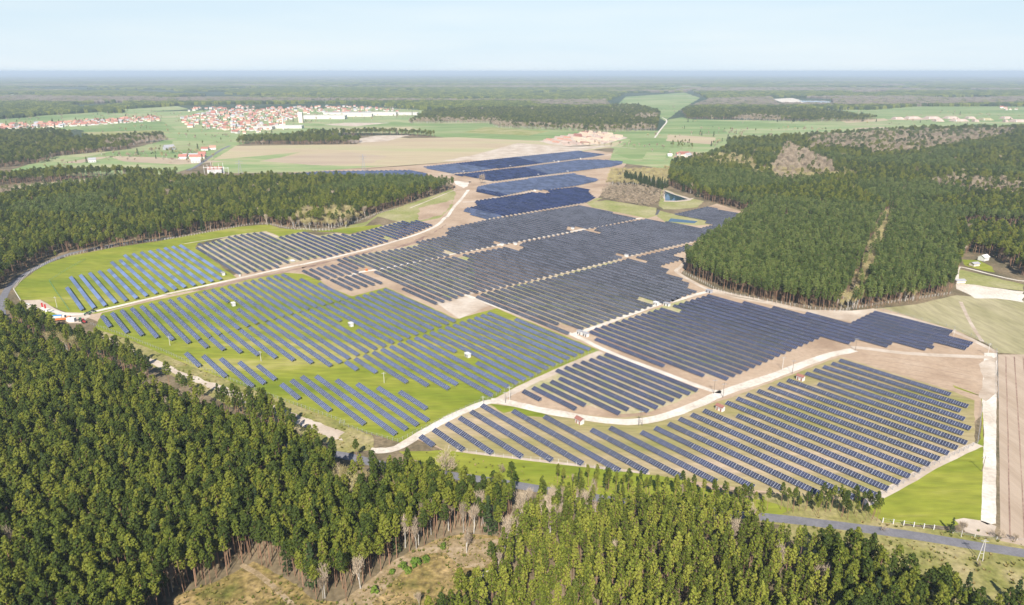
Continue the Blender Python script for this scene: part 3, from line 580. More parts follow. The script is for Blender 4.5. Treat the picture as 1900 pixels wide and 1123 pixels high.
def gn_scatter(name, protos, P3, rot, scl, idx, parent=None, **props):
    """one object of many instances; protos: list of lists of objects whose joined geometry is one plant or table"""
    me = bpy.data.meshes.new(name + '_points'); n = len(P3)
    me.vertices.add(n); me.vertices.foreach_set('co', np.asarray(P3, np.float32).ravel())
    for nm, ty, arr in (('rot','FLOAT_VECTOR',rot),('scl','FLOAT_VECTOR',scl),('idx','INT',len(protos)-1-np.asarray(idx))):
        at = me.attributes.new(nm, ty, 'POINT')
        at.data.foreach_set('vector' if ty == 'FLOAT_VECTOR' else 'value', np.ascontiguousarray(arr, dtype=(np.float32 if ty != 'INT' else np.int32)).ravel())
    o = link(bpy.data.objects.new(name, me)); setp(o, kind='stuff', **props)
    g = bpy.data.node_groups.new(name + '_scatter', 'GeometryNodeTree')
    g.interface.new_socket('Geometry', in_out='INPUT', socket_type='NodeSocketGeometry')
    g.interface.new_socket('Geometry', in_out='OUTPUT', socket_type='NodeSocketGeometry')
    gi = g.nodes.new('NodeGroupInput'); go = g.nodes.new('NodeGroupOutput'); L = g.links.new
    gti = g.nodes.new('GeometryNodeGeometryToInstance')
    infos = []
    for pl in protos:
        jn = g.nodes.new('GeometryNodeJoinGeometry')
        for ob in pl:
            oi = g.nodes.new('GeometryNodeObjectInfo'); oi.inputs[0].default_value = ob; oi.transform_space = 'ORIGINAL'
            L(oi.outputs['Geometry'], jn.inputs[0])
        one = g.nodes.new('GeometryNodeGeometryToInstance'); L(jn.outputs[0], one.inputs[0]); infos.append(one)
    allj = g.nodes.new('GeometryNodeJoinGeometry')
    for one in infos: L(one.outputs[0], allj.inputs[0])
    iop = g.nodes.new('GeometryNodeInstanceOnPoints')
    L(gi.outputs[0], iop.inputs['Points']); L(allj.outputs[0], iop.inputs['Instance']); iop.inputs['Pick Instance'].default_value = True
    def attr(nm, ty):
        a = g.nodes.new('GeometryNodeInputNamedAttribute'); a.data_type = ty; a.inputs['Name'].default_value = nm
        return a.outputs['Attribute']
    L(attr('idx', 'INT'), iop.inputs['Instance Index'])
    etr = g.nodes.new('FunctionNodeEulerToRotation'); L(attr('rot', 'FLOAT_VECTOR'), etr.inputs[0]); L(etr.outputs[0], iop.inputs['Rotation'])
    L(attr('scl', 'FLOAT_VECTOR'), iop.inputs['Scale'])
    L(iop.outputs[0], go.inputs[0])
    md = o.modifiers.new('scatter', 'NODES'); md.node_group = g
    return o
SRC = {}
def src(nm, me):
    o = bpy.data.objects.new(nm, me); return o
STUFFLAB = {'L':'deep blue solar rows in the dense dark block by the bare trees','M':'blue solar rows in the third dense block from the top','N':'blue solar rows in the second dense block from the top',
 'O':'blue solar rows in the farthest dense block below the tan field','PN':'blue solar rows half hidden behind the left pine wood','K':'slate solar rows filling the far part between the middle lanes',
 'H':'slate solar rows filling the upper middle field above the first lane','G':'slate solar rows filling the far part of the central field','A3':'dark solar rows at the track bend','F':'navy solar rows at the far side of the right field'}
for (name, style), rs in pieces_for_stuff.items():
    if name in ('M','N','O'): # sky reflection and module grid painted as two glass tones inside these blocks
        pass
    P3 = []; R3 = []; S3 = []; I3 = []
    for x0, y0, L, ns, a in rs:
        sl = L/ns
        for j in range(ns):
            P3.append((x0 + math.cos(a)*sl*j, y0 + math.sin(a)*sl*j, Z(4))); R3.append((0, 0, a)); S3.append((sl/SEC, 1, 1))
            px, _ = to_px(np.array([P3[-1][:2]])); px = px[0]
            dk = 0
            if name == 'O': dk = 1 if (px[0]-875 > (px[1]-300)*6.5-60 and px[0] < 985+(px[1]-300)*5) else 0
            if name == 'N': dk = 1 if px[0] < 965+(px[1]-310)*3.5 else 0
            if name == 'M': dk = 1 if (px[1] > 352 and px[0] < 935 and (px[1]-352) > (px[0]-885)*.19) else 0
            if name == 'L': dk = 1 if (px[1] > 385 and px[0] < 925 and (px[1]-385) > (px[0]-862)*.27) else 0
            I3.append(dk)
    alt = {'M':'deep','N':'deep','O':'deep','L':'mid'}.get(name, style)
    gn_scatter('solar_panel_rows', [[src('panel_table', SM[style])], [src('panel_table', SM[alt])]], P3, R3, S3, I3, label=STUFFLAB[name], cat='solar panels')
#NEXT#
# ------------------------------------------------------------------ trees
def crown_mesh(name, m, h, z0, R, nclump, leaves, size, prof, seed, flat=0.6, droop=0.0):
    """crown of many leaf-sized faces gathered in clumps through the crown's volume"""
    r = random.Random(seed); mb = MB()
    for i in range(nclump):
        f = (i+.5)/nclump + r.uniform(-.04, .04); f = min(1, max(0, f)); z = z0 + (h-z0)*f
        rr = R*prof(f); a = i*2.39996 + r.uniform(-.5, .5); d = rr*r.uniform(.45, 1.0) if f < .95 else 0
        c = Vector((math.cos(a)*d, math.sin(a)*d, z - droop*d)); cs = R*.42*(.7+.5*r.random())*(0.6+.5*prof(f))
        for k in range(leaves):
            th = r.uniform(0, 2*math.pi); ph = math.acos(r.uniform(-.5, 1)); n = Vector((math.sin(ph)*math.cos(th), math.sin(ph)*math.sin(th), math.cos(ph)*flat))
            q = c + n*cs*r.uniform(.55, 1.0); nn = (n + Vector((r.uniform(-.5,.5), r.uniform(-.5,.5), r.uniform(0,.6)))).normalized()
            e = nn.orthogonal().normalized(); g = nn.cross(e); s = size*r.uniform(.6, 1.3); t = r.uniform(0, 6.28)
            e2 = e*math.cos(t)+g*math.sin(t); g2 = nn.cross(e2)
            mb.tri(tuple(q - e2*s*.55 - g2*s*.4), tuple(q + e2*s*.55 - g2*s*.4), tuple(q + g2*s*.75 + nn*s*.15))
    return mb.mesh(name, [m])
def trunk_mesh(name, m, h, r0, r1, seed, stubs=4):
    r = random.Random(seed); mb = MB(); p = Vector((0, 0, -.3)); n = 4
    for i in range(n):
        q = Vector((r.uniform(-.15, .15)*(i+1)*.5, r.uniform(-.15, .15)*(i+1)*.5, h*(i+1)/n))
        mb.tube(p, q, r0+(r1-r0)*i/n, r0+(r1-r0)*(i+1)/n, 5, 0, i == n-1); p = q
    for i in range(stubs):
        z = h*r.uniform(.5, .95); a = r.uniform(0, 6.28); l = r.uniform(.8, 2.0)
        mb.tube((0, 0, z), (math.cos(a)*l, math.sin(a)*l, z+l*.35), .07, .03, 3)
    return mb.mesh(name, [m])
def bare_mesh(name_t, name_c, bark, twig, h, spread, seed, multi=1, ntw=260, upright=1.0):
    r = random.Random(seed); tb = MB(); cb = MB(); tips = []
    def grow(p, d, l, rad, lev):
        q = p + d*l; tb.tube(p, q, rad, rad*.62, 4 if lev < 2 else 3, 0, False); tips.append((q, d, lev))
        if lev >= 3: return
        for k in range(r.choice([2, 3, 3]) if lev < 2 else 2):
            a = r.uniform(0, 6.28); u = d.orthogonal().normalized(); v = d.cross(u); s = spread*r.uniform(.5, 1.1)
            nd = (d + (u*math.cos(a)+v*math.sin(a))*s + Vector((0, 0, .25*upright))).normalized()
            grow(p + d*l*r.uniform(.55, 1.0), nd, l*r.uniform(.55, .75), rad*.55, lev+1)
    for s in range(multi):
        a = r.uniform(0, 6.28); d0 = Vector((math.cos(a)*.12*(multi-1), math.sin(a)*.12*(multi-1), 1)).normalized()
        grow(Vector((d0.x*.5, d0.y*.5, -.3)), d0, h*.36, h*.012/math.sqrt(multi)+.04, 0)
    tp = [t for t in tips if t[2] >= 1]
    zm = max(t[0].z for t in tips); k_ = h/(zm+h*.08)
    for i in range(ntw):
        q, d, lv = r.choice(tp); p = q + Vector((r.uniform(-1,1), r.uniform(-1,1), r.uniform(-1.6,.8)))*h*.065
        dd = (d + Vector((r.uniform(-1,1), r.uniform(-1,1), r.uniform(-.3,1)))*.8).normalized(); l = h*r.uniform(.05, .11)
        sd_ = dd.orthogonal().normalized()*(.03 + .0024*h)
        cb.tri(tuple(p-sd_), tuple(p+sd_), tuple(p+dd*l))
        sd2 = dd.cross(sd_.normalized())*(.03 + .0024*h); cb.tri(tuple(p-sd2+dd*l*.1), tuple(p+sd2+dd*l*.1), tuple(p+dd*l*1.05))
    for b in (tb, cb): b.v = [(x*k_, y*k_, z*k_) for x, y, z in b.v]
    return tb.mesh(name_t, [bark]), cb.mesh(name_c, [twig])
KIND = {}
def add_kind(key, lst): KIND[key] = lst
pine_prof = lambda f: (.55+.45*math.sin(math.pi*min(1, f*1.15+.12)))*(1 if f < .8 else 1-(f-.8)*2.6)
cone_prof = lambda f: (1-f)*.92+.08
young_prof = lambda f: math.sqrt(max(0,1-(f*1.05-.35)**2))*(1-f*.25)
add_kind('pine', [(trunk_mesh('trunk', M['bark'], h*.93, .24, .09, s), crown_mesh('crown', M['needles'], h, h*zf, R, 34, 18, .62, pine_prof, s+50)) for h, zf, R, s in ((20,.60,2.3,1),(18.5,.56,2.6,2),(21,.66,2.2,3),(19.5,.52,2.0,4),(17,.55,2.4,5),(19,.62,2.9,6))])
add_kind('young', [(trunk_mesh('trunk', M['bark'], h*.95, .15, .05, s), crown_mesh('crown', M['young'], h, h*zf, R, 26, 16, .55, young_prof, s+50, .9)) for h, zf, R, s in ((14.5,.48,1.75,11),(16,.52,1.65,12),(13,.42,1.8,13),(15,.5,1.5,14))])
mid_prof = lambda f: math.sqrt(max(0, 1-(f*1.2-.45)**2))*(.55+.45*min(1, f*2.2))
add_kind('mid', [(trunk_mesh('trunk', M['bark'], h*.95, .17, .07, s), crown_mesh('crown', M['midneedles'], h, h*zf, R, 28, 15, .60, mid_prof, s+50, .8)) for h, zf, R, s in ((18,.55,1.9,15),(19,.58,1.8,16),(17,.52,2.0,17),(18.5,.50,1.7,18))])
add_kind('spruce', [(trunk_mesh('trunk', M['oldbark'], h*.95, .2, .05, s, 0), crown_mesh('crown', M['spruce'], h, h*.08, R, 34, 14, .8, cone_prof, s+50, .5, .25)) for h, R, s in ((17,2.6,21),(14,2.4,22),(19,2.9,23))])
add_kind('birch', [bare_mesh('trunk','crown', M['birch'], M['twigs'], h, .34, s, 1, 420, 1.3) for h, s in ((16,31),(14,32),(17.5,33),(13,34))])
add_kind('bud', [bare_mesh('trunk','crown', M['birch'], M['budding'], h, .42, s, 2, 480, 1.2) for h, s in ((13,41),(11,42),(15,43))])
add_kind('shrub', [bare_mesh('trunk','crown', M['oldbark'], M['twigs'], h, .6, s, 4, 420, .8) for h, s in ((6,51),(7.5,52),(5,53))])
add_kind('bare', [bare_mesh('trunk','crown', M['oldbark'], M['twigs'], h, .62, s, 3, 620, .5) for h, s in ((11,61),(12,62),(9,63))])
add_kind('purple', [bare_mesh('trunk','crown', M['oldbark'], M['purple'], h, .45, s, 2, 520, .8) for h, s in ((14,71),(15,72))])
add_kind('bush', [(trunk_mesh('trunk', M['oldbark'], 1.2, .08, .05, s, 0), crown_mesh('crown', M['bush'], h, .3, R, 12, 14, .55, pine_prof, s)) for h, R, s in ((3.2,1.8,81),(2.2,1.4,82))])
KNAMES = list(KIND); PROTO = []; PIDX = {}
for k in KNAMES:
    PIDX[k] = []
    for tme, cme in KIND[k]:
        PIDX[k].append(len(PROTO)); PROTO.append([src('trunk', tme), src('crown', cme)])

# woods: ground outlines (photo coordinates), main kind, spacing in metres
def tops(p, h=14.5):
    """photo points on tree tops -> photo points of the ground under them"""
    return [tuple(to_px(np.array([G(q, h)]))[0][0]) for q in p]
W1 = [(-500,560),(-120,575)] + tops([(-60,560),(38,560),(48,572),(71,579),(91,592),(107,599),(126,603),(139,609),(164,617),(180,621),(210,630),(250,650),(281,680),(315,687),(355,704),(389,718),(447,728),(474,723),(518,748),(541,763),(555,777),(602,822),(620,836)]) + [(650,925)] + tops([(664,848),(698,846),(765,854),(792,858),(833,877),(867,889),(935,880),(985,886),(1066,878),(1137,899),(1171,882),(1222,877),(1280,892),(1402,908),(1450,962),(1497,984),(1554,984),(1598,1000),(1642,1024),(1673,1040),(1705,1046),(1740,1054),(1768,1066),(1790,1090),(1850,1112),(1900,1116),(2100,1160)]) + [(2300,1300),(2300,1700),(1700,2300),(950,2400),(200,2300),(-700,1700),(-1100,1200),(-900,700)]
W2 = pts((-700,640),(-250,600),(-60,560),(-18,546),(4,532),(34,508),(76,486),(112,470),(160,471),(200,462),(300,449),(380,430),(480,417),(540,424),(640,424),(690,398),(760,377),(836,352),(846,350),(760,343),(540,340),(330,342),(250,338),(200,346),(150,353),(60,364),(-100,372),(-700,390))
W2B = pts((-700,372),(-100,356),(0,344),(100,338),(190,328),(290,334),(330,338),(330,331),(250,324),(120,322),(0,334),(-700,340))
W3 = pts((-700,330),(0,312),(60,305),(92,300),(105,290),(180,283),(235,278),(258,267),(310,262),(300,254),(140,262),(118,257),(60,262),(0,262),(-700,270))
W3B = pts((-700,268),(0,262),(135,260),(137,252),(100,246),(0,248),(-700,250))
W4 = pts((438,268),(560,269),(665,268),(668,262),(600,257),(470,258),(442,262))
W4B = pts((560,258),(640,253),(720,250),(805,255),(806,251),(700,247),(600,249),(540,254))
W5 = pts((755,230),(905,229),(925,238),(1045,242),(1105,247),(1215,243),(1220,240),(1225,210),(1180,196),(900,200),(790,210),(770,222))
W6 = pts((1275,222),(1360,223),(1480,227),(1600,226),(1630,221),(1560,212),(1480,203),(1300,196),(1265,208))
W7 = pts((1272,508),(1298,520),(1350,541),(1420,562),(1530,580),(1620,574),(1700,562),(1765,547),(1776,505),(1790,480),(1800,470),(1850,480),(1900,517),(2300,560),(2900,600),(2900,236),(1900,240),(1700,244),(1600,250),(1480,259),(1352,266),(1345,284),(1300,300),(1245,312),(1240,345),(1262,356),(1330,378),(1400,398),(1360,428),(1310,462),(1288,478),(1270,492))
W7HOLE = pts((1768,425),(1800,417),(1900,425),(2200,440),(1960,440),(1870,440),(1780,432))
W7RIDE = pts((1558,580),(1592,500),(1627,420),(1702,330),(1708,330),(1635,420),(1603,500),(1572,580))
GAP = pts((925,1003),(950,960),(985,915),(1010,880),(1030,880),(1000,925),(965,980),(945,1030))
W8 = pts((1112,366),(1130,372),(1200,385),(1226,376),(1236,352),(1250,330),(1246,318),(1135,322),(1122,345))
W9 = pts((1455,948),(1480,938),(1560,940),(1640,950),(1640,972),(1600,975),(1480,958))
W9B = pts((860,880),(1000,894),(1160,906),(1300,925),(1450,945),(1455,964),(1300,948),(1100,925),(915,893),(860,886))
YOUNG1 = pts((905,1100),(940,1000),(1000,920),(1080,870),(1300,880),(1500,1000),(1560,1300),(1400,2300),(700,2300),(760,1250))
GARDEN = pts('X6',(500,330),(720,330),(760,290),(900,290),(900,400),(1000,520),(1300,560),(1422,620),(1422,700),(440,440))
BARE_MASKS = [  # bare or budding stands inside the pine woods
 (pts((1430,330),(1446,290),(1460,272),(1500,290),(1545,310),(1545,330),(1500,345),(1440,348)), 'birch', .95), (pts((1490,285),(1530,265),(1620,262),(1700,262),(1850,250),(1860,262),(1700,290),(1640,296),(1560,282)), 'birch', .8),
 (pts((1500,262),(1620,250),(1800,246),(1880,244),(1880,254),(1700,264),(1500,272)), 'birch', .7), (pts((1305,305),(1350,290),(1400,308),(1400,322),(1330,318)), 'bud', .8),
 (pts((1380,320),(1560,322),(1600,332),(1560,342),(1400,338)), 'bud', .6), (pts((1710,350),(1760,338),(1850,345),(1900,350),(1900,375),(1820,372),(1740,362)), 'birch', .75),
 (pts((1555,580),(1580,540),(1640,400),(1660,400),(1600,560),(1580,585)), 'bud', .9), (pts((520,440),(560,405),(640,395),(690,405),(650,440),(560,440)), 'bud', .8), (pts((300,470),(480,425),(560,420),(560,440),(400,445),(200,475)), 'birch', .5),
 (pts((0,700),(100,690),(60,740),(0,760)), 'bud', .35), (pts((600,905),(720,910),(740,960),(640,960)), 'bud', .75), (pts((250,720),(420,790),(440,830),(270,770)), 'birch', .45),
 (pts((740,1000),(960,960),(960,1040),(840,1040),(740,1060)), 'birch', .28), (pts((960,930),(1120,920),(1100,990),(980,1010)), 'birch', .3),
 (pts((180,280),(310,262),(300,255),(200,262)), 'birch', .6), (pts((755,230),(905,229),(925,238),(1045,241),(1105,246),(1215,243),(1215,237),(1100,238),(940,231),(920,223),(760,224)), 'birch', .75),
 (pts((1165,228),(1215,224),(1225,216),(1185,216)), 'birch', .8), (pts((1360,223),(1440,226),(1470,222),(1380,216)), 'birch', .8), (pts((1500,575),(1700,560),(1700,545),(1540,560)), 'bud', .3), (pts((0,372),(40,358),(40,372),(0,380)), 'birch', .8),
 (pts((560,1120),(673,1085),(640,1200),(560,1200)), 'birch', .3),
 (pts((90,640),(160,665),(140,700),(60,680)), 'bud', .5)]
def ring_points(r0, r1, f_step, az0, az1):
    P_ = []; r = r0
    while r < r1:
        s = f_step(r); n = int((az1-az0)*r/s)
        a = az0 + (np.arange(n)+rng.random(n)*.9)*(s/r); rr = r + (rng.random(n)-.5)*s*.95
        P_.append(np.stack([np.sin(a)*rr, np.cos(a)*rr], 1)); r += s
    return np.concatenate(P_)
step = lambda r: 2.85 + np.maximum(0, r-380)*0.0042
cands = ring_points(70, 3700, step, math.radians(-47), math.radians(47))
cpx, czc = to_px(cands)
CXp, CYp = cpx[:, 0], cpx[:, 1]
ok = (czc > 5)
cands = cands[ok]; CXp = CXp[ok]; CYp = CYp[ok]
Rr = np.hypot(cands[:, 0], cands[:, 1])
def gp(poly): return [G(q) for q in poly]
def inside_g(poly): return inside(gp(poly), cands[:, 0], cands[:, 1])
woods = np.zeros(len(cands), int)
for i, wd in enumerate([W1, W2, W2B, W3, W3B, W4, W4B, W5, W6, W7, W8, W9, W9B]):
    woods[inside_g(wd) & (woods == 0)] = i+1
for hole in (CLEAR, W7HOLE, GAP, GARDEN): woods[inside_g(hole)] = 0
woods[inside_g(W7RIDE) & (rng.random(len(cands)) < .8)] = 0
# the asphalt road stays open
rp = np.array([G(q) for q in road]); dmin = np.full(len(cands), 1e9)
for a, b in zip(rp[:-1], rp[1:]):
    ab = b-a; t = np.clip(((cands-a)@ab)/(ab@ab), 0, 1); dmin = np.minimum(dmin, np.hypot(*(cands-(a+t[:, None]*ab)).T))
woods[dmin < 4.6] = 0
# small openings, varied density
def vnoise(x, y, s):
    return (np.sin(x/s*1.3+1.7*np.sin(y/s*.9)) + np.sin(y/s*1.1+1.3*np.sin(x/s*.7+2)) + np.sin((x+y)/s*.63+.5))/3
nz = vnoise(cands[:, 0], cands[:, 1], 14) ; nz2 = vnoise(cands[:, 0]+300, cands[:, 1], 55)
woods[(rng.random(len(cands)) < .06 + .10*(nz > .45))] *= 0
kind = np.array(['pine']*len(cands), dtype=object)
kind[(woods == 1) & inside_g(YOUNG1)] = 'young'
kind[(woods == 10) & (Rr < 950) & (CXp < 1770)] = 'mid'
kind[(woods == 10) & (nz2 > .2) & (Rr > 700)] = 'mid'
kind[(woods == 2) & (nz2 > .3) & (CYp < 420)] = 'mid'
kind[(woods == 11)] = 'shrub'; kind[(woods == 11) & (CYp < 345)] = 'bud'
kind[(woods == 11) & (np.abs(CYp-(334+(CXp-1160)*.22)) < 5) & (CXp > 1158)] = 'spruce'
r01 = rng.random(len(cands))
for pg, kd, pr in BARE_MASKS:
    mk = inside_g(pg) & (r01 < pr) & (woods > 0); kind[mk] = kd
sp = (woods > 0) & (kind == 'pine') & (rng.random(len(cands)) < .035); kind[sp] = 'spruce'
sp = (woods > 0) & ((kind == 'pine') | (kind == 'young')) & (rng.random(len(cands)) < np.where(woods == 1, .010, .025)); kind[sp] = 'birch'
keep = woods > 0
cands = cands[keep]; kind = kind[keep]; woods = woods[keep]; CXp = CXp[keep]; CYp = CYp[keep]; Rr = Rr[keep]
grow_ = .80 + np.maximum(0, step(Rr)-2.85)/2.85*.42
grow_ = np.minimum(grow_, 2.2)
n = len(cands); hs = rng.uniform(.68, 1.06, n)
hs[(kind == 'mid')] = rng.uniform(.88, 1.08, int((kind == 'mid').sum()))
hs[(woods == 12)] *= .6
hs[(woods == 13)] *= .62
hs[(woods == 11)] *= .8
hs[(woods >= 3) & (woods <= 9)] *= .9
sc = np.stack([hs*grow_*rng.uniform(.85, 1.15, n), hs*grow_*rng.uniform(.85, 1.15, n), hs], 1)
rot = np.stack([rng.normal(0, .03, n), rng.normal(0, .03, n), rng.uniform(0, 6.28, n)], 1)
var = np.array([random.choice(PIDX[str(k)]) for k in kind])
topx = to_px(cands, 12.0)[0]
infr = (topx[:, 0] > -15) & (topx[:, 0] < 1915) & (topx[:, 1] < 1140)
orderT = np.argsort(Rr); indiv = np.zeros(n, bool)
conif = np.isin(kind, ['pine', 'young', 'mid', 'spruce'])
c1 = [i for i in orderT if infr[i] and conif[i]][:300]; c2 = [i for i in orderT if infr[i] and not conif[i]][:70]
indiv[c1] = True; indiv[c2] = True
print('trees', n, 'indiv', indiv.sum())
TN = {'pine': ('pine_tree', 'pine'), 'young': ('young_pine_tree', 'young pine'), 'mid': ('pine_tree', 'pine'), 'spruce': ('spruce_tree', 'spruce'), 'birch': ('bare_birch_tree', 'birch'), 'bud': ('budding_tree', 'tree'), 'purple': ('bare_tree', 'tree'), 'shrub': ('bare_shrub', 'shrub'), 'bare': ('bare_tree', 'tree'), 'bush': ('green_bush', 'bush')}
TL = {'pine': 'tall dark green pine with bare orange trunk', 'young': 'light green young pine in the dense stand', 'spruce': 'dark green cone shaped spruce among the pines', 'birch': 'leafless pale trunked birch', 'bud': 'yellowish budding tree with several thin trunks', 'shrub': 'low leafless shrub', 'bare': 'wide leafless tree', 'bush': 'bright green round bush', 'purple': 'dark purplish leafless tree'}
def place_tree(k, x, y, s3, r3, label, group=None, vi=None, z=0.0):
    pi = vi if vi is not None else random.choice(PIDX[k]); tr, cr = PROTO[pi]
    t = empty(TN[k][0], (x, y, z), 0, label=label, cat=TN[k][1], group=group); t.rotation_euler = r3; t.scale = s3
    part('trunk', tr.data, t); part('crown', cr.data, t); return t
def zone(px, py):
    if px > 1560 and py > 1040: return 'by the road in the lower right corner', 'trees by the road at lower right'
    if px < 420: return 'in the wood at the lower left', 'trees of the lower left wood'
    if px < 700: return 'in the wood around the left end of the clearing', 'trees around the left end of the clearing'
    if px < 960: return 'along the top and right side of the clearing', 'trees along the clearing'
    if px < 1130: return 'just right of the clearing at the bottom centre', 'trees right of the clearing'
    if px < 1350: return 'in the bottom wood below the lower right field', 'trees of the bottom wood'
    return 'in the bottom wood near the asphalt road at right', 'trees of the bottom wood near the road'
for i in np.nonzero(indiv)[0]:
    ph, grp = zone(CXp[i], CYp[i]); base_l = TL[kind[i]] + ' ' + ph; base_l = ' '.join(base_l.split()[:16])
    place_tree(kind[i], float(cands[i, 0]), float(cands[i, 1]), tuple(float(v) for v in sc[i]), tuple(float(v) for v in rot[i]), base_l, {'pine':'pines','young':'young pines','spruce':'spruces','birch':'birches','bud':'budding trees','shrub':'shrubs'}.get(str(kind[i]),'trees') + ', ' + grp, int(var[i]))
WL = {1: 'pine wood filling the bottom of the picture', 2: 'pine wood beyond the far left grass field', 3: 'strip of pines behind the heath clearing at far left', 4: 'distant mixed wood at the left edge', 5: 'distant wood below the left village', 6: 'dark pine island on the edge of the tan field',
      7: 'long pine belt behind the sand clearing', 8: 'distant wood behind the green fields at centre', 9: 'distant wood right of the centre meadow', 10: 'large pine and birch wood covering the right side', 11: 'leafless thicket beside the pond', 12: 'row of roadside pines below the lower right field', 13: 'trees in a row between the asphalt road and the navy field'}
for wv in sorted(set(woods)):
    mk = (woods == wv) & ~indiv
    if mk.sum() == 0: continue
    p3 = np.concatenate([cands[mk], np.zeros((mk.sum(), 1))], 1)
    gn_scatter('woodland', PROTO, p3, rot[mk], sc[mk], var[mk], label=WL[wv], cat='wood')

# distant woodland canopy beyond the counted trees: uneven crowns as one mass
FIELDS_FAR = [pts((-700,262),(-700,228),(0,222),(110,214),(220,210),(330,196),(420,194),(650,193),(780,203),(790,215),(770,226),(900,229),(1100,248),(1240,240),(1500,262),(1900,240),(2600,240),(2600,196),(1700,198),(1620,204),(1500,204),(1260,205),(1300,182),(1270,172),(1160,178),(1140,203),(1000,203),(800,204)),
  pts((1425,180),(1545,184),(1550,196),(1440,196)), pts((120,196),(230,190),(235,196),(150,204)), pts((240,206),(330,200),(330,212),(250,214)), pts((1140,206),(1120,190),(1160,173),(1290,171),(1320,186),(1270,206))]
FIELDS_FAR += [list(q) for q in PATCH]
c2 = ring_points(3300, 24000, lambda r: 14 + (r-3300)*.006, math.radians(-50), math.radians(50))
p2, z2 = to_px(c2); ff = np.zeros(len(c2), bool)
for pg in FIELDS_FAR: ff |= inside(gp(pg), c2[:, 0], c2[:, 1])
vv = vnoise(c2[:, 0], c2[:, 1]*1.0, 900) + .5*vnoise(c2[:, 0]+77, c2[:, 1], 260)
ff |= (vv > .75) | ((p2[:, 1] < 172) & (vv < -.95))
c2 = c2[~ff]; vv = vv[~ff]; r2 = np.hypot(c2[:, 0], c2[:, 1]); n2 = len(c2)
print('far clumps', n2)
def clump_mesh(name, m, seed):
    r = random.Random(seed); mb = MB()
    for i in range(26):
        a = r.uniform(0, 6.28); d = 9*math.sqrt(r.random()); x, y = d*math.cos(a), d*math.sin(a); h = r.uniform(12, 18); R = r.uniform(1.8, 2.8)
        ring = [(x+R*math.cos(t)*r.uniform(.8,1.2), y+R*math.sin(t)*r.uniform(.8,1.2), h-r.uniform(3, 6)) for t in (0, 1.26, 2.5, 3.77, 5.0)]
        for k in range(5): mb.tri(ring[k], ring[(k+1) % 5], (x, y, h))
        for k in range(5):
            q0, q1 = ring[k], ring[(k+1) % 5]; mb.quad((q0[0]*.98, q0[1]*.98, 0), (q1[0]*.98, q1[1]*.98, 0), q1, q0)
    return mb.mesh(name, [m])
FARTW = mat('distant_bare_crowns', [(.13,.105,.085),(.20,.17,.13)], scale=.5, space='O', rnd=.5)
FC = [[src('clump', clump_mesh('canopy_clump', M['needles'], 5))], [src('clump', clump_mesh('canopy_clump', M['spruce'], 6))], [src('clump', clump_mesh('canopy_clump', FARTW, 7))], [src('clump', clump_mesh('canopy_clump', M['needles'], 8))]]
fi = np.where(rng.random(n2) < .30, 1, 0); bare_band = (vnoise(c2[:, 0]*.5, c2[:, 1]*2, 700) > .32)
fi = np.where(bare_band & (rng.random(n2) < .8), 2, fi); fi = np.where((vnoise(c2[:, 0]+999, c2[:, 1], 500) > .5) & (fi == 0), 3, fi)
s2 = 0.85 + (r2-3300)*.0004; hz = rng.uniform(.8, 1.15, n2)
gn_scatter('distant_woodland', FC, np.concatenate([c2, np.zeros((n2, 1))], 1), np.stack([np.zeros(n2)]*2+[rng.uniform(0, 6.28, n2)], 1), np.stack([s2, s2, hz], 1), fi, label='hazy forest stretching to the horizon', cat='forest')

# scattered trees, hedges and bushes of the far meadows and between the houses
c3 = ring_points(1500, 3600, lambda r_: 13 + (r_-1500)*.006, math.radians(-46), math.radians(46))
FM = gp(pts((-500,260),(-500,226),(0,222),(100,214),(200,210),(420,197),(780,200),(770,218),(560,236),(440,266),(390,300),(330,318),(200,300),(60,322),(100,292),(310,264),(140,244),(0,258)))
FM2 = gp(pts((1160,262),(1225,246),(1240,222),(1160,178),(1270,172),(1300,200),(1640,205),(2300,200),(2300,236),(1700,242),(1480,262),(1345,268),(1240,310)))
a1 = inside(FM, c3[:, 0], c3[:, 1]); a2 = inside(FM2, c3[:, 0], c3[:, 1])
nn3 = vnoise(c3[:, 0], c3[:, 1], 60) + .7*vnoise(c3[:, 0]+50, c3[:, 1]*1.5, 23); line3 = np.abs(vnoise(c3[:, 0]*1.0, c3[:, 1]+400, 130)) < .035
rr3 = rng.random(len(c3)); k3 = (a1 & ((nn3 > .6) | line3 | (rr3 < .06)) & (rr3 < .62)) | (a2 & ((nn3 > 1.1) | (line3 & (rr3 < .6)) | (rr3 < .012)))
c3 = c3[k3]; n3 = len(c3); kk3 = rng.choice(['bud','birch','shrub','pine','bare','spruce'], n3, p=[.22,.2,.25,.17,.1,.06]); s3_ = rng.uniform(.45, .95, n3)*np.where(kk3 == 'pine', .7, 1)
gn_scatter('scattered_trees', PROTO, np.concatenate([c3, np.zeros((n3, 1))], 1), np.stack([np.zeros(n3)]*2+[rng.uniform(0, 6.28, n3)], 1), np.stack([s3_*1.3, s3_*1.3, s3_], 1), np.array([random.choice(PIDX[str(q)]) for q in kk3]), label='scattered trees and hedges over the far meadows around the town', cat='trees')
print('scattered', n3)

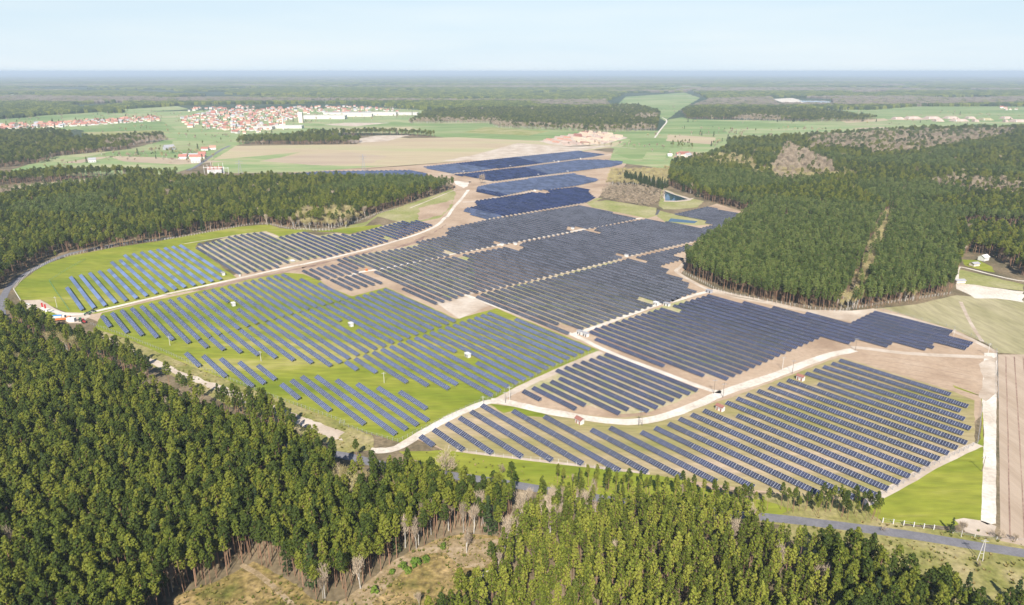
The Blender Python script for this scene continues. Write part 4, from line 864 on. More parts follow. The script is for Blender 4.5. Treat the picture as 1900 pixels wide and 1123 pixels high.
# rough tufts of heather, weeds and saplings on the clearing and the verges
M['tuft'] = mat('heather_tufts', [(.10,.11,.018),(.17,.16,.03),(.27,.21,.08)], scale=.5, space='O', rnd=.9)
def tuft_mesh(seed, h, w_):
    rr_ = random.Random(seed); mb = MB()
    for i in range(14):
        a = rr_.uniform(0, 6.28); l = rr_.uniform(.3, 1)*w_; c = (math.cos(a)*l*.3, math.sin(a)*l*.3); b = a+1.2
        mb.tri((c[0]-math.cos(b)*w_*.3, c[1]-math.sin(b)*w_*.3, 0), (c[0]+math.cos(b)*w_*.3, c[1]+math.sin(b)*w_*.3, 0), (math.cos(a)*l, math.sin(a)*l, h*rr_.uniform(.5, 1)))
    return mb.mesh('tuft', [M['tuft']])
TUFT = [[src('tuft', tuft_mesh(i, .7, .7))] for i in range(3)]
c4 = ring_points(120, 520, lambda r_: 1.5 + (r_-120)*.002, math.radians(-46), math.radians(46))
vg = [gp(q) for q in (CLEAR, pts('T4',(520,560),(700,620),(1100,790),(1700,1010),(1891,1080),'T8',(0,135),(180,200),(190,280),(0,300),'T7',(1600,200),(1250,40),'T4',(1100,900),(700,700)), pts((1460,955),(1640,974),(1760,987),(1900,1007),(2300,1060),(2300,1200),(1900,1250),(1560,1060),(1440,985)), pts((1640,965),(1850,990),(1900,1000),(1900,1018),(1640,984)), pts((740,850),(900,885),(1300,945),(1300,930),(1000,872),(800,835)))]
m4 = np.zeros(len(c4), bool); ns4 = vnoise(c4[:, 0], c4[:, 1], 6)
for i_, pg in enumerate(vg): m4 |= inside(pg, c4[:, 0], c4[:, 1]) & (rng.random(len(c4)) < (.75 if i_ == 0 else .28))
m4 &= (ns4 > -.35)
d4 = np.full(len(c4), 1e9)
for a, b in zip(rp[:-1], rp[1:]):
    ab = b-a; t = np.clip(((c4-a)@ab)/(ab@ab), 0, 1); d4 = np.minimum(d4, np.hypot(*(c4-(a+t[:, None]*ab)).T))
m4 &= d4 > 3.4
c4 = c4[m4]; n4 = len(c4); s4 = rng.uniform(.5, 1.5, n4)
gn_scatter('rough_tufts', TUFT, np.concatenate([c4, np.full((n4, 1), .05)], 1), np.stack([np.zeros(n4)]*2+[rng.uniform(0, 6.28, n4)], 1), np.stack([s4]*3, 1), rng.integers(0, 3, n4), label='heather and weed tufts on the clearing and verges', cat='ground cover')
print('tufts', n4)
# single trees and bushes that stand apart
for k, px, py, s, lab in [
 ('bare', 822, 888, 1.25, 'big round leafless tree at the bottom corner of the lower right field'),
 ('pine', 662, 852, .62, 'lone dark pine standing beside the asphalt road near the sand track'),
 ('bare', 893, 341, 1.5, 'solitary round leafless tree on the brown soil among the dark panels'),
 ('spruce', 1764, 990, .42, 'small dark spruce beside the white sand strip'),
 ('birch', 1783, 997, .55, 'thin leafless tree leaning beside the small dark spruce'),
 ('spruce', 1790, 1108, .72, 'dark conical spruce below the road at lower right'),
 ('spruce', 1880, 1128, .8, 'dark conifer at the right edge of the lower corner'),
 ('purple', 28, 662, 1.2, 'purplish leafless tree at the left edge below the wood'),
 ('purple', 45, 668, 1.1, 'second purplish leafless tree close to the left edge'),
 ('pine', 105, 483, .55, 'small pine beside the curving road at far left'),
 ('shrub', 930, 878, .8, 'small leafless shrub on the verge below the navy panels'),
 ('bush', 771, 1050, 1.5, 'bright green bush at the left of the clearing bushes'), ('bush', 757, 1063, 1.0, 'small green bush below the larger one in the clearing'),
 ('bush', 790, 1042, 1.1, 'green bush on the right of the clearing bushes'), ('bush', 823, 1018, .8, 'green bush just below the birches of the clearing'),
 ('bush', 748, 1055, 1.2, 'green bush beside the tree shadows in the clearing'), ('bush', 695, 1100, 1.1, 'lowest green bush in the clearing'),
 ('bush', 728, 1064, .8, 'tiny green bush left of the clearing group'),
 ('birch', 778, 1128, .5, 'lone white leafless birch in the heath of the clearing'), ('birch', 603, 1110, .8, 'white leafless birch at the left end of the pink clearing'),
 ('birch', 866, 1026, .7, 'white forked birch trunk at the top of the clearing'), ('birch', 964, 978, .95, 'white birch in the gap between the two woods'),
 ('spruce', 1302, 252, .9, 'dark conifer on the green field left of the right wood'), ('spruce', 1324, 254, .9, 'second dark conifer on the green field'), ('shrub', 1813, 1052, .5, 'low shrub near the leaning pole'),
 ('shrub', 1640, 987, .5, 'small shrub on the edge of the asphalt road'), ('bush', 1470, 1050, .5, 'small bush on the verge south of the road'), ('shrub', 1851, 1003, .7, 'leafless shrub at the foot of the ploughed field'), ('shrub', 1882, 1006, .7, 'leafless shrub at the right end of the ploughed field edge')]:
    x, y = G((px, py)); place_tree(k, x, y, (s, s, s), (0, 0, random.uniform(0, 6)), lab)
for i, px in enumerate([1056,1070,1082,1094,1103,1112,1122,1134,1150,1158,1166,1176,1186,1196,1205,1219,1230]):
    py = 268 + (px-1056)*.045; x, y = G((px, py + random.uniform(-1, 1))); s = random.uniform(.7, 1.1)
    place_tree(random.choice(['bare','birch']), x, y, (s, s, s), (0, 0, i), 'leafless tree in the distant row along the field track', 'roadside row of leafless trees beyond the farm')
for i in range(26):
    px = random.uniform(1243, 1285); py = random.uniform(268, 277); x, y = G((px, py)); s = random.uniform(.5, .7)
    place_tree('pine', x, y, (s, s, s), (0, 0, i), 'pine of the small round grove on the green field', 'small grove on the green field')

# ------------------------------------------------------------------ fences
def fence(line, gap, post_w, post_h, m, label, wires=2, z=Z(5)):
    p = [Vector(G(q)) for q in line]; org = p[0].copy(); t = empty('perimeter_fence', (org.x, org.y, 0), label=label, cat='fence')
    pb = MB(); pb.box(-post_w/2, post_w/2, -post_w/2, post_w/2, 0, post_h, 0, False); pm = pb.mesh('post', [m]); wb = MB(); cnt = 0; extra = MB()
    for a, b in zip(p[:-1], p[1:]):
        L = (b-a).length; k = max(1, int(L/gap))
        for j in range(k):
            q = a + (b-a)*(j/k) - org
            if cnt < 150: part('post', pm, t, (q.x, q.y, z))
            else: extra.box(q.x-post_w/2, q.x+post_w/2, q.y-post_w/2, q.y+post_w/2, z, z+post_h, 0, False)
            cnt += 1
        d = (b-a).normalized(); nn = Vector((-d.y, d.x))*.02; a2, b2 = a-org, b-org
        for wi in range(wires):
            h = z + post_h*(wi+1)/(wires+.3)
            wb.hexa([(a2.x-nn.x, a2.y-nn.y, h-.02), (b2.x-nn.x, b2.y-nn.y, h-.02), (b2.x+nn.x, b2.y+nn.y, h-.02), (a2.x+nn.x, a2.y+nn.y, h-.02), (a2.x-nn.x, a2.y-nn.y, h+.02), (b2.x-nn.x, b2.y-nn.y, h+.02), (b2.x+nn.x, b2.y+nn.y, h+.02), (a2.x+nn.x, a2.y+nn.y, h+.02)])
    wb.obj('wire', M['grey'], t)
    if extra.v: e = extra.obj('post', m, t); e['kind'] = 'stuff'
    return t
fence(pts('V1',(230,770),(150,640),(200,580),(240,540),(330,460),(480,370),(620,310),(780,265),(960,225),(1200,185),(1500,125),(1900,80),'V2',(0,275),(300,230),(600,170),(850,125),(1000,100)), 3, .22, 2.0, M['concrete'], 'white post fence curving round the far left grass field')
fence(pts('V2',(1000,100),(1180,98),(1400,150),(1700,165),(1880,168),'U1',(130,170),(300,150),(560,90),(800,0),'U4',(200,770),(300,740),(480,700)), 3.4, .22, 2.0, M['concrete'], 'white post fence along the foot of the left pine wood')
fence(pts('V1',(940,315),(750,420),(545,550),(620,670),(700,780),(770,882)), 3, .12, 2.0, M['green'], 'thin green inner fence at the corner of the far left field')
fence(pts('T4',(500,540),(600,575),(700,610),(900,690),(1100,780),(1300,860),(1500,940),(1700,1010),(1891,1080),'T8',(0,140),(150,195),(320,240),(400,200),(500,150),(640,80),(790,12)), 3, .12, 2.0, M['steel'], 'grey mesh fence along the lower edge of the lime green field')
fence(pts('T5',(790,965),(950,885),(1150,785),(1420,685)), 3, .12, 2.0, M['steel'], 'grey mesh fence between the lime green field and the soil block')
fence(pts('T8',(600,275),(750,300),(900,322),(1200,350),(1500,400),(1560,410)), 4, .16, 1.8, M['concrete'], 'fence below the lower right navy panel field')
fence(pts('T9',(1115,680),(1230,695),(1340,712),(1450,725)), 3, .3, 2.2, M['white'], 'short fence of white posts below the grass triangle')
fence(pts('Z7',(0,0),(1,1)), 50, .1, .1, M['white'], 'x') if False else None
fence(pts('T9',(1010,585),(1200,485),(1400,365),(1635,250),(1650,140),(1665,20)), 4, .14, 2.0, M['steel'], 'grey fence along the right edge of the lower right field')
fence(pts('V3',(480,385),(700,485),(850,570),(1000,632),(1300,680),(1600,740),(1900,785),'T6',(720,455),(880,470),(1040,440),(1200,415),(1500,372)), 3.2, .18, 2.2, M['concrete'], 'fence of closely set posts along the right pine wood')
fence(pts('T6',(1080,452),(1510,562),(1600,600),(1740,685),(1745,800),(1748,960)), 5, .14, 2.0, M['steel'], 'thin fence between the ploughed field and the sand strip')
fence(pts('T9',(1500,738),(1620,760),(1740,775),(1850,778),(1891,782)), 6, .2, 1.4, M['concrete'], 'low posts at the foot of the ploughed field')

# ------------------------------------------------------------------ poles
def pole(px, py, h, label, aframe=False, lean=0.0, group=None, m='concrete'):
    x, y = G((px, py)); t = empty('power_pole', (x, y, 0), random.uniform(-.3, .3), label=label, cat='power pole', group=group)
    mb = MB()
    if aframe:
        for s in (-1, 1): mb.tube((s*.9, 0, 0), (s*.15, 0, h), .14, .10, 6)
        mb.tube((-.75, 0, h*.35), (.75, 0, h*.35), .07, .07, 4)
    else: mb.tube((0, 0, 0), (0, 0, h), .16, .11, 6)
    mb.obj('mast', M[m], t)
    cb = MB(); cb.box(-1.3, 1.3, -.08, .08, h-.9, h-.72); ca = cb.obj('crossarm', M['grey'], t)
    ib = MB(); ib.tube((0, 0, 0), (0, 0, .35), .07, .05, 5); im = ib.mesh('insulator', [M['dark']])
    for dx in (-1.15, 0, 1.15): part('insulator', im, ca, (dx, 0, h-.72 if dx else h))
    return t
pole(1818, 1041, 9.5, 'pale concrete A frame pole leaning beside the asphalt road', True)
pole(945.7, 743, 8.5, 'thin white pole at the left tip of the soil block')
pole(937.5, 748, 7, 'dark pole just left of the sand track junction', m='oldbark')
pole(*P('T6', 565, 790), 9, 'white pole on bare soil above the wide sand track')
pole(*P('T6', 620, 808), 9, 'thin pole beside the red roofed kiosk on the wide track', m='oldbark')
pole(*P('T6', 240, 940), 9, 'thin pole on the bend of the wide track', m='oldbark')
pole(*P('T6', 190, 918), 9, 'pole at the road junction below the navy rows', m='oldbark')
pole(*P('T6', 965, 683), 9, 'pole with guy shadow on soil below the right navy rows', m='oldbark')
pole(*P('T4', 933, 655), 7, 'white pole on the grass left of the five short rows')
pole(*P('T4', 1432, 740), 7, 'white pole in the lime grass right of the five short rows')
pole(*P('T5', 245, 860), 7, 'white pole standing in the lime grass near the eight rows')
pole(*P('T6', 1690, 712), 9, 'pair of poles on the sand by the fence corner')
pole(*P('T5', 787, 975), 5, 'short pole at the mesh fence corner')
pole(*P('T5', 1650, 1095), 9, 'dark A frame pole on the wide sand track', True, m='oldbark')
pole(*P('T6', 1505, 600), 5, 'short pole at the upper right end of the navy rows')
pole(*P('V1', 630, 838), 9, 'white pole on the grass beside the inner green fence')
pole(*P('T9', 1660, 400), 8, 'pole whose shadow crosses the grass triangle', m='oldbark')

# ------------------------------------------------------------------ kiosks
def kiosk(px, py, L, W, H, az, roof, wall, label, gable=False, door=True):
    L *= .8; W *= .8; H *= .8
    x, y = G((px, py)); t = empty('transformer_kiosk', (x, y, Z(8)), az, label=label, cat='kiosk')
    b = MB(); b.box(-L/2, L/2, -W/2, W/2, 0, H); wl_ = b.obj('wall', M[wall], t)
    r = MB()
    if gable: r.gable(-L/2, L/2, -W/2, W/2, H+.003, H+1.0, .35, 0, .15)
    else: r.box(-L/2-.2, L/2+.2, -W/2-.2, W/2+.2, H+.003, H+.22)
    r.obj('roof', M[roof], t)
    if door:
        d = MB(); d.box(-.45, .45, -.03, .03, .02, 1.8); dm = d.mesh('door', [M['dark'] if roof != 'brownroof' else M['brownroof']])
        for dx in (-L*.27, L*.27): part('door', dm, wl_, (dx, -W/2-.035, 0))
        v = MB(); v.box(-.4, .4, -.03, .03, 1.2, 2.0); v.obj('vent', M['grey'], wl_).location = (0, -W/2-.035, 0)
    return t
KZ = RZ
kiosk(*P('T4',1224,268), 5, 3, 3, KZ, 'greyroof', 'white', 'white kiosk at the end of the last pale blue row')
kiosk(*P('T4',1280,436), 4.5, 3, 3, KZ, 'white', 'white', 'white kiosk in the gap of the upper band of blue rows')
kiosk(*P('T5',63,548), 4.5, 3, 3, KZ, 'white', 'white', 'white kiosk in the gap of the middle band of blue rows')
kiosk(*P('T5',703,717), 4.5, 3, 3, KZ, 'white', 'white', 'white kiosk among the right band of blue rows')
kiosk(*P('T5',1318,592), 5, 3, 3, KZ, 'greyroof', 'white', 'left one of two white kiosks at the central track crossing')
kiosk(*P('T5',1350,603), 5, 3, 3, KZ, 'greyroof', 'white', 'right one of two white kiosks at the central track crossing')
kiosk(*P('T5',1316,1080), 5, 3.2, 3, KZ, 'brownroof', 'white', 'red roofed kiosk beside the curved sand track above the lower field', True)
kiosk(*P('T6',665,843), 5, 3.2, 3, KZ, 'brownroof', 'white', 'red roofed kiosk at the upper edge of the lower right field', True)
kiosk(*P('T6',225,1009), 5, 3.2, 3, KZ, 'brownroof', 'white', 'red roofed kiosk on pale soil at the left of the lower right field', True)
kiosk(*P('V2',1440,503), 7, 4, .8, KZ, 'white', 'grey', 'low flat white plinth at the end of the striped grey rows', False, False)
kiosk(*P('T5',1735,432), 5, 3, 3, KZ, 'white', 'white', 'white kiosk on the right track beside the slate rows')
kiosk(*P('V3',805,612), 6, 3.5, 2.6, KZ, 'greyroof', 'grey', 'grey kiosk at the track corner below the right wood')
kiosk(*P('V3',340,757), 6, 3, 2.6, KZ, 'greyroof', 'white', 'long white kiosk on sandy ground beside the right central track')
kiosk(*P('U1',712,612), 2, 2, 2, KZ, 'orange', 'orange', 'small orange cabinet on the pale crossing', False, False)
kiosk(*P('V2',862,672), 2, 1.4, 1.6, KZ, 'white', 'white', 'small white cabinet beside the main sand track', False, False)
for i, (px, py) in enumerate([P('U5',640,298), P('U5',690,300), P('U5',160,353), P('U5',470,448), P('U5',790,412), P('U4',1190,293), P('U5',430,622), P('U2',1320,330), P('U2',540,508), P('U2',690,500), P('U3',1200,522), P('U3',370,630), P('U5',930,268)]):
    lb = ['on the top lane, left of a pair','on the top lane, right of a pair','at the left of the top lane','on the second lane among deep blue rows','at the right end of the second lane','at the left start of the top lane','on the third lane','in the cross shaped gap of the first lane','in the left gap of the first lane','in the pale patch beside the first lane','by the soil edge of the right wood','in the grassy gap of the second middle lane','near the far end of the top lane'][i]
    kiosk(px, py, 4.2, 2.6, 2.5, KZ, 'greyroof', 'white', 'tiny white kiosk ' + lb, False, False)

# ------------------------------------------------------------------ vehicles and signs at the gate
def wheels(t, xs, w, r=.5):
    b = MB(); b.tube((0, -.15, 0), (0, .15, 0), r, r, 10); b.tube((0, .15, 0), (0, -.15, 0), r, r, 10); me = b.mesh('wheel', [M['rubber']])
    for x in xs:
        for s in (-1, 1): part('wheel', me, t, (x, s*w, r))
def lorry(px, py, az, body, cabc, L, label, tarp=None):
    x, y = G((px, py)); t = empty('lorry', (x, y, Z(9)), az, label=label, cat='lorry'); wheels(t, (-L*.36, -L*.22, L*.34), 1.05)
    c = MB(); c.box(-L/2, L/2, -.5, .5, .55, .8); c.obj('chassis', M['dark'], t)
    b = MB(); b.box(-L/2, L*.22, -1.25, 1.25, .85, 2.6 if tarp else 1.7); b.obj('cargo_body', M[body], t)
    if tarp: r = MB(); r.gable(-L/2, L*.22, -1.25, 1.25, 2.603, 3.1, .03, 0, .05); r.obj('tarpaulin', M[tarp], t)
    k = MB(); k.hexa([(L*.26,-1.2,.6),(L/2,-1.2,.6),(L/2,1.2,.6),(L*.26,1.2,.6),(L*.26,-1.15,2.7),(L*.44,-1.15,2.7),(L*.44,1.15,2.7),(L*.26,1.15,2.7)]); cab = k.obj('cab', M[cabc], t)
    g = MB(); g.hexa([(L/2-.02,-1.05,1.55),(L/2+.01,-1.05,1.55),(L/2+.01,1.05,1.55),(L/2-.02,1.05,1.55),(L*.45,-1.0,2.55),(L*.45+.03,-1.0,2.55),(L*.45+.03,1.0,2.55),(L*.45,1.0,2.55)]); g.obj('windscreen', M['dark'], t)
lorry(*P('V1',660,962), 0.12, 'white', 'white', 8.5, 'lorry with blue cover and white body parked at the gate', 'blue')
lorry(*P('V1',705,978), 0.25, 'orange', 'orange', 10, 'orange lorry beside the blue covered one at the gate')
def tractor(px, py, az, c, label):
    x, y = G((px, py)); t = empty('tractor', (x, y, Z(9)), az, label=label, cat='tractor')
    b = MB(); b.box(-.3, 2.3, -.5, .5, .8, 1.7); b.obj('bonnet', M[c], t)
    b = MB(); b.box(-1.6, -.3, -.8, .8, .9, 1.5); b.obj('body', M[c], t)
    b = MB(); b.box(-1.5, -.35, -.7, .7, 1.503, 2.6); b.obj('cab_glass', M['dark'], t)
    b = MB(); b.box(-1.7, -.2, -.85, .85, 2.603, 2.75); b.obj('roof', M[c], t)
    for x0, r in ((-1.1, .95), (1.8, .6)):
        b = MB(); b.tube((0,-.2,0),(0,.2,0),r,r,12); b.tube((0,.2,0),(0,-.2,0),r,r,12); me = b.mesh('wheel', [M['rubber']])
        for s in (-1, 1): part('wheel', me, t, (x0, s*.95, r))
    b = MB(); b.tube((1.0,.3,1.7),(1.0,.3,2.5),.06,.06,5); b.obj('exhaust', M['dark'], t)
tractor(*P('V1',925,1005), -.7, 'red', 'red tractor on the grass edge by the gate')
tractor(*P('V1',888,985), 2.2, 'green', 'green tractor touching the red one by the gate')
def harrow(px, py, az, label):
    x, y = G((px, py)); t = empty('farm_implement', (x, y, Z(9)), az, label=label, cat='farm machine')
    b = MB(); b.box(-2.2, 2.2, -.1, .1, .9, 1.1); b.box(-.1, .1, -1.6, 1.6, .9, 1.1); b.box(-2.2, 2.2, 1.1, 1.3, .9, 1.1); b.obj('frame', M['green'], t); wheels(t, (-1.6, 1.6), 1.5, .55)
    b = MB()
    for i in range(9): b.tube((-2+.5*i, 1.2, 1.0), (-2+.5*i, 1.5, 0), .05, .03, 3)
    b.obj('tine', M['steel'], t)['kind'] = 'stuff'
    b = MB(); b.box(-.8, .8, -.6, .6, 1.1, 2.0); b.obj('hopper', M['dark'], t)
harrow(*P('V1',965,915), .4, 'dark green farm implement at the edge of the sand track by the gate')
harrow(*P('V1',1020,888), .9, 'second dark implement right of the green one by the gate')
def banner(px, py, label):
    x, y = G((px, py)); t = empty('banner_flag', (x, y, 0), .2, label=label, cat='flag'); h = 7.5
    b = MB(); b.tube((0, 0, 0), (0, 0, h), .09, .06, 5); b.obj('flagpole', M['white'], t)
    b = MB(); b.box(.08, 1.3, -.03, .03, h*.55, h-.1); b.obj('red_cloth', M['red'], t)
    b = MB(); b.box(.08, 1.3, -.03, .03, h*.2, h*.55-.01); b.obj('white_cloth', M['white'], t)
banner(*P('V1',470,890), 'left one of two red and white banners by the gate')
banner(*P('V1',503,905), 'right one of two red and white banners by the gate')
def car(px, py, az, c, label):
    x, y = G((px, py)); t = empty('parked_car', (x, y, Z(9)), az, label=label, cat='car'); wheels(t, (-1.35, 1.35), .8, .33)
    b = MB(); b.box(-2.1, 2.1, -.85, .85, .35, .9); b.hexa([(-1.9,-.8,.9),(1.1,-.8,.9),(1.1,.8,.9),(-1.9,.8,.9),(-1.5,-.68,1.45),(.4,-.68,1.45),(.4,.68,1.45),(-1.5,.68,1.45)]); b.obj('body', M[c], t)
    g = MB()
    for s in (-1, 1): g.box(-1.4, .5, s*.79-.03, s*.79+.03, .95, 1.3)
    g.obj('side_window', M['dark'], t)
car(*P('V1',300,812), .1, 'white', 'white car on the pale yard left of the banners')
car(*P('V1',385,862), .3, 'white', 'white car beside the track under the trees')
car(*P('U4',1258,408), .5, 'dark', 'dark car at the turning area of the main track')
def container(px, py, az, L, c, label):
    x, y = G((px, py)); t = empty('site_container', (x, y, Z(9)), az, label=label, cat='container')
    b = MB(); b.box(-L/2, L/2, -1.2, 1.2, .1, 2.6); b.obj('body', M[c], t); b = MB(); b.box(-L/2-.05, L/2+.05, -1.25, 1.25, 2.603, 2.75); b.obj('roof', M[c], t)
    b = MB(); b.box(L/2+.003, L/2+.05, -1.0, 1.0, .2, 2.4); b.obj('door', M['grey'], t)
container(*P('V1',790,990), -.1, 6, 'white', 'white container on the pale ground near the lorries')
container(*P('U3',1195,522), .2, 5, 'white', 'white container at the tip of the right wood')

# ------------------------------------------------------------------ houses
def house(px, py, L, W, H, az, wall, roof, label, group=None, rh=None, name='house'):
    x, y = G((px, py)); t = empty(name, (x, y, .4), az, label=label, cat='house', group=group); rh = rh or W*.42
    b = MB(); b.box(-L/2, L/2, -W/2, W/2, 0, H)
    for s in (-1, 1): n_ = len(b.v); b.v += [(s*L/2, -W/2, H), (s*L/2, W/2, H), (s*L/2, 0, H+rh)]; b.f.append((n_, n_+1, n_+2)); b.m.append(0)
    wo = b.obj('wall', M[wall], t)
    r = MB(); r.gable(-L/2, L/2, -W/2, W/2, H, H+rh, .5, 0, .2); r.obj('roof', M[roof], t)
    wb = MB(); wb.box(-.6, .6, -.04, .04, .9, 2.3); wm = wb.mesh('window', [M['dark']])
    if L > 9:
        for i in range(3): part('window', wm, wo, (-L/2 + L*(i+.5)/3, -W/2-.045, 0))
    return t
house(*P('X6',822,345), 8, 6, 3.2, .5, 'white', 'white', 'small white roofed hut on grass in the right wood', rh=2.2)
house(*P('X6',690,425), 7, 5, 2.2, .3, 'cream', 'greyroof', 'low pale hut beside the track in the right wood', rh=1.2)
house(*P('X6',465,675), 8, 5, 2.2, .1, 'cream', 'greyroof', 'small pale shed at the sandy corner of the right wood', rh=1.0)
for px, py, L, W, H, az, wl, rf, lb in [('X4',0,0,0,0,0,0,0,0)][:0] + [
 (*P('X4',320,200), 16, 11, 5, .1, 'white', 'redroof', 'white house with red roof at the left of the farmstead'), (*P('X4',600,175), 14, 11, 7, .3, 'white', 'redroof', 'tall white house with red roof at the right of the farmstead'),
 (*P('X4',530,195), 30, 10, 4, .1, 'cream', 'redroof', 'long red roofed barn in the farmstead'), (*P('X4',460,160), 40, 7, 3, .1, 'white', 'greyroof', 'long pale roofed barn behind the farmstead'),
 (*P('X4',500,255), 16, 9, 4, .6, 'white', 'white', 'white shed below the farmstead'), (*P('X4',640,75), 16, 9, 4, 0, 'white', 'redroof', 'small red roofed house above the farmstead'), (*P('X4',750,65), 14, 10, 5, .4, 'white', 'orangeroof', 'orange roofed house by the road above the farmstead'),
 (*P('S4',700,85), 20, 12, 5, .3, 'cream', 'brownroof', 'brown roofed farmhouse beside the pinkish field'), (*P('S4',640,80), 14, 9, 4, .1, 'white', 'redroof', 'small outbuilding left of the brown roofed farmhouse'), (*P('S4',760,90), 14, 9, 4, .6, 'white', 'greyroof', 'grey roofed outbuilding right of the brown roofed farmhouse'), (*P('S4',495,82), 9, 6, 3, 0, 'white', 'white', 'lone white shed on the green field'),
 (*P('V5',1020,425), 13, 9, 5, .5, 'white', 'greyroof', 'white building among trees in the far left meadow'), (*P('V5',1865,285), 22, 14, 5, .9, 'grey', 'greyroof', 'grey sheet metal barn in the left meadow')]:
    house(px, py, L, W, H, az, wl, rf, lb)
# town: each house stands on its own
town = [(pts((0,233),(100,229),(200,224),(275,218),(300,222),(180,233),(60,240),(0,241)), 90), (pts((335,216),(400,209),(520,203),(535,214),(515,232),(470,246),(430,250),(395,240),(350,238),(330,225)), 120),
        (pts((350,201),(470,198),(480,206),(350,208)), 26), (pts((490,201),(640,198),(770,208),(640,211),(520,217)), 50), (pts((1855,200),(1900,202),(1960,204),(1900,207),(1860,206)), 8)]
hm = {}
def far_house_mesh(wall, roof, L, W):
    key = (wall, roof, L, W)
    if key not in hm:
        b = MB(); b.box(-L/2, L/2, -W/2, W/2, 0, 6, 0)
        for s in (-1, 1): n_ = len(b.v); b.v += [(s*L/2, -W/2, 6), (s*L/2, W/2, 6), (s*L/2, 0, 6+W*.45)]; b.f.append((n_, n_+1, n_+2)); b.m.append(0)
        b.gable(-L/2, L/2, -W/2, W/2, 6, 6+W*.45, .6, 1, .25); hm[key] = b.mesh('distant_house', [M[wall], M[roof]])
    return hm[key]
RL = {'redroof': 'red roofed', 'orangeroof': 'orange roofed', 'brownroof': 'brown roofed', 'greyroof': 'grey roofed'}
for ti, (pg, cnt) in enumerate(town):
    g_ = np.array(gp(pg)); lo = g_.min(0); hi = g_.max(0); placed = []; tries = 0
    while len(placed) < cnt and tries < 6000:
        tries += 1; x = random.uniform(lo[0], hi[0]); y = random.uniform(lo[1], hi[1])
        if not inside(g_, np.array([x]), np.array([y]))[0]: continue
        if any((x-a)**2+(y-b)**2 < (24)**2 for a, b in placed): continue
        placed.append((x, y)); rf = random.choice(['redroof','redroof','orangeroof','orangeroof','brownroof','greyroof']); wl = random.choice(['white','cream','cream','concrete'])
        o = link(bpy.data.objects.new('house', far_house_mesh(wl, rf, random.choice([14, 18]), random.choice([11, 12])))); o.location = (x, y, .4); o.rotation_euler = (0, 0, random.uniform(-.6, .9)); sc_ = random.uniform(.6, 1.0); o.scale = (sc_, sc_, sc_)
        wh = ['in the village at the left edge', 'in the middle of the distant town', 'on the far side of the distant town', 'at the right end of the distant town', 'in the hamlet at the right edge'][ti]
        setp(o, label='small ' + RL[rf] + ' house ' + wh, cat='house', group=RL[rf] + ' houses ' + wh)
    # garden trees between the houses
    for q in range(int(cnt*1.6)):
        x = random.uniform(lo[0], hi[0]); y = random.uniform(lo[1], hi[1])
        if inside(g_, np.array([x]), np.array([y]))[0]:
            cc = PROTO[random.choice(PIDX[random.choice(['bud','bare','pine'])])]
            o = empty('garden_tree', (x, y, 0), random.uniform(0, 6), label='garden tree between the houses of the distant town', cat='tree', group='garden trees of the town'); s_ = random.uniform(.7, 1.0); o.scale = (s_,)*3
            part('trunk', cc[0].data, o); part('crown', cc[1].data, o)
hp = []; hr = []; hsc = []; hi_ = []
hprot = [[src('distant_house', far_house_mesh(wq, rq, 14, 11))] for wq, rq in (('cream','orangeroof'),('concrete','redroof'),('white','brownroof'),('cream','greyroof'))]
for pg, cnt in ((pts((0,236),(120,230),(290,220),(300,225),(120,236),(0,243)), 90), (pts((335,218),(400,207),(540,200),(560,214),(540,232),(470,250),(430,252),(395,242),(350,238)), 230), (pts((480,202),(640,197),(775,207),(640,212)), 60)):
    g_ = np.array(gp(pg)); lo = g_.min(0); hi = g_.max(0); c_ = 0
    while c_ < cnt:
        x = random.uniform(lo[0], hi[0]); y = random.uniform(lo[1], hi[1])
        if not inside(g_, np.array([x]), np.array([y]))[0]: continue
        hp.append((x, y, .4)); hr.append((0, 0, random.uniform(-.6, .9))); q = random.uniform(.5, .9); hsc.append((q, q, q)); hi_.append(random.randrange(4)); c_ += 1
gn_scatter('distant_houses', hprot, hp, hr, hsc, hi_, label='many more small houses filling the distant town', cat='houses')
for x0, x1, py, D, H, lb in [(562,640,221.5,40,12,'long white factory hall at the left of the industrial row'),(636,690,217,30,9,'white factory hall in the middle of the industrial row'),(690,735,215,40,12,'tall white factory hall right of the middle'),(738,775,214,30,9,'white factory hall at the right end of the industrial row'),(600,690,213,40,8,'pale grey factory hall behind the long white one'),(470,505,241,25,8,'low white warehouse below the town'),(505,560,239,25,8,'second low white warehouse below the town')]:
    a = Vector(G((x0, py))); b = Vector(G((x1, py))); d = b-a; t = empty('factory_hall', (a.x, a.y, .4), math.atan2(d.y, d.x), label=lb, cat='factory')
    mb = MB(); mb.box(0, d.length, 0, D, 0, H); mb.obj('wall', M['concrete'], t); mb = MB(); mb.box(-.5, d.length+.5, -.5, D+.5, H+.01, H+1); mb.obj('roof', M['concrete'] if 'grey' not in lb else M['greyroof'], t)
x, y = G((559, 228)); t = empty('water_tower', (x, y, .4), label='pale square tower at the left end of the factory', cat='tower'); b = MB(); b.box(-7, 7, -7, 7, 0, 32); b.obj('shaft', M['cream'], t); b = MB(); b.box(-8, 8, -8, 8, 32.01, 35); b.obj('roof', M['white'], t)
x, y = G((526, 241)); t = empty('chimney', (x, y, .4), label='tall thin white chimney below the town', cat='chimney'); b = MB(); b.tube((0,0,0),(0,0,38),2.2,1.5,8); b.obj('shaft', M['white'], t)
x, y = G((397, 217)); t = empty('church', (x, y, .4), .3, label='white church with pointed tower in the distant town', cat='church')
b = MB(); b.box(-8, 8, -14, 14, 0, 14); b.obj('nave', M['white'], t); b = MB(); b.gable(-8, 8, -14, 14, 14.01, 24, .5); b.obj('roof', M['redroof'], t); b = MB(); b.box(8.1, 14, -3, 3, 0, 26); b.obj('tower', M['white'], t)
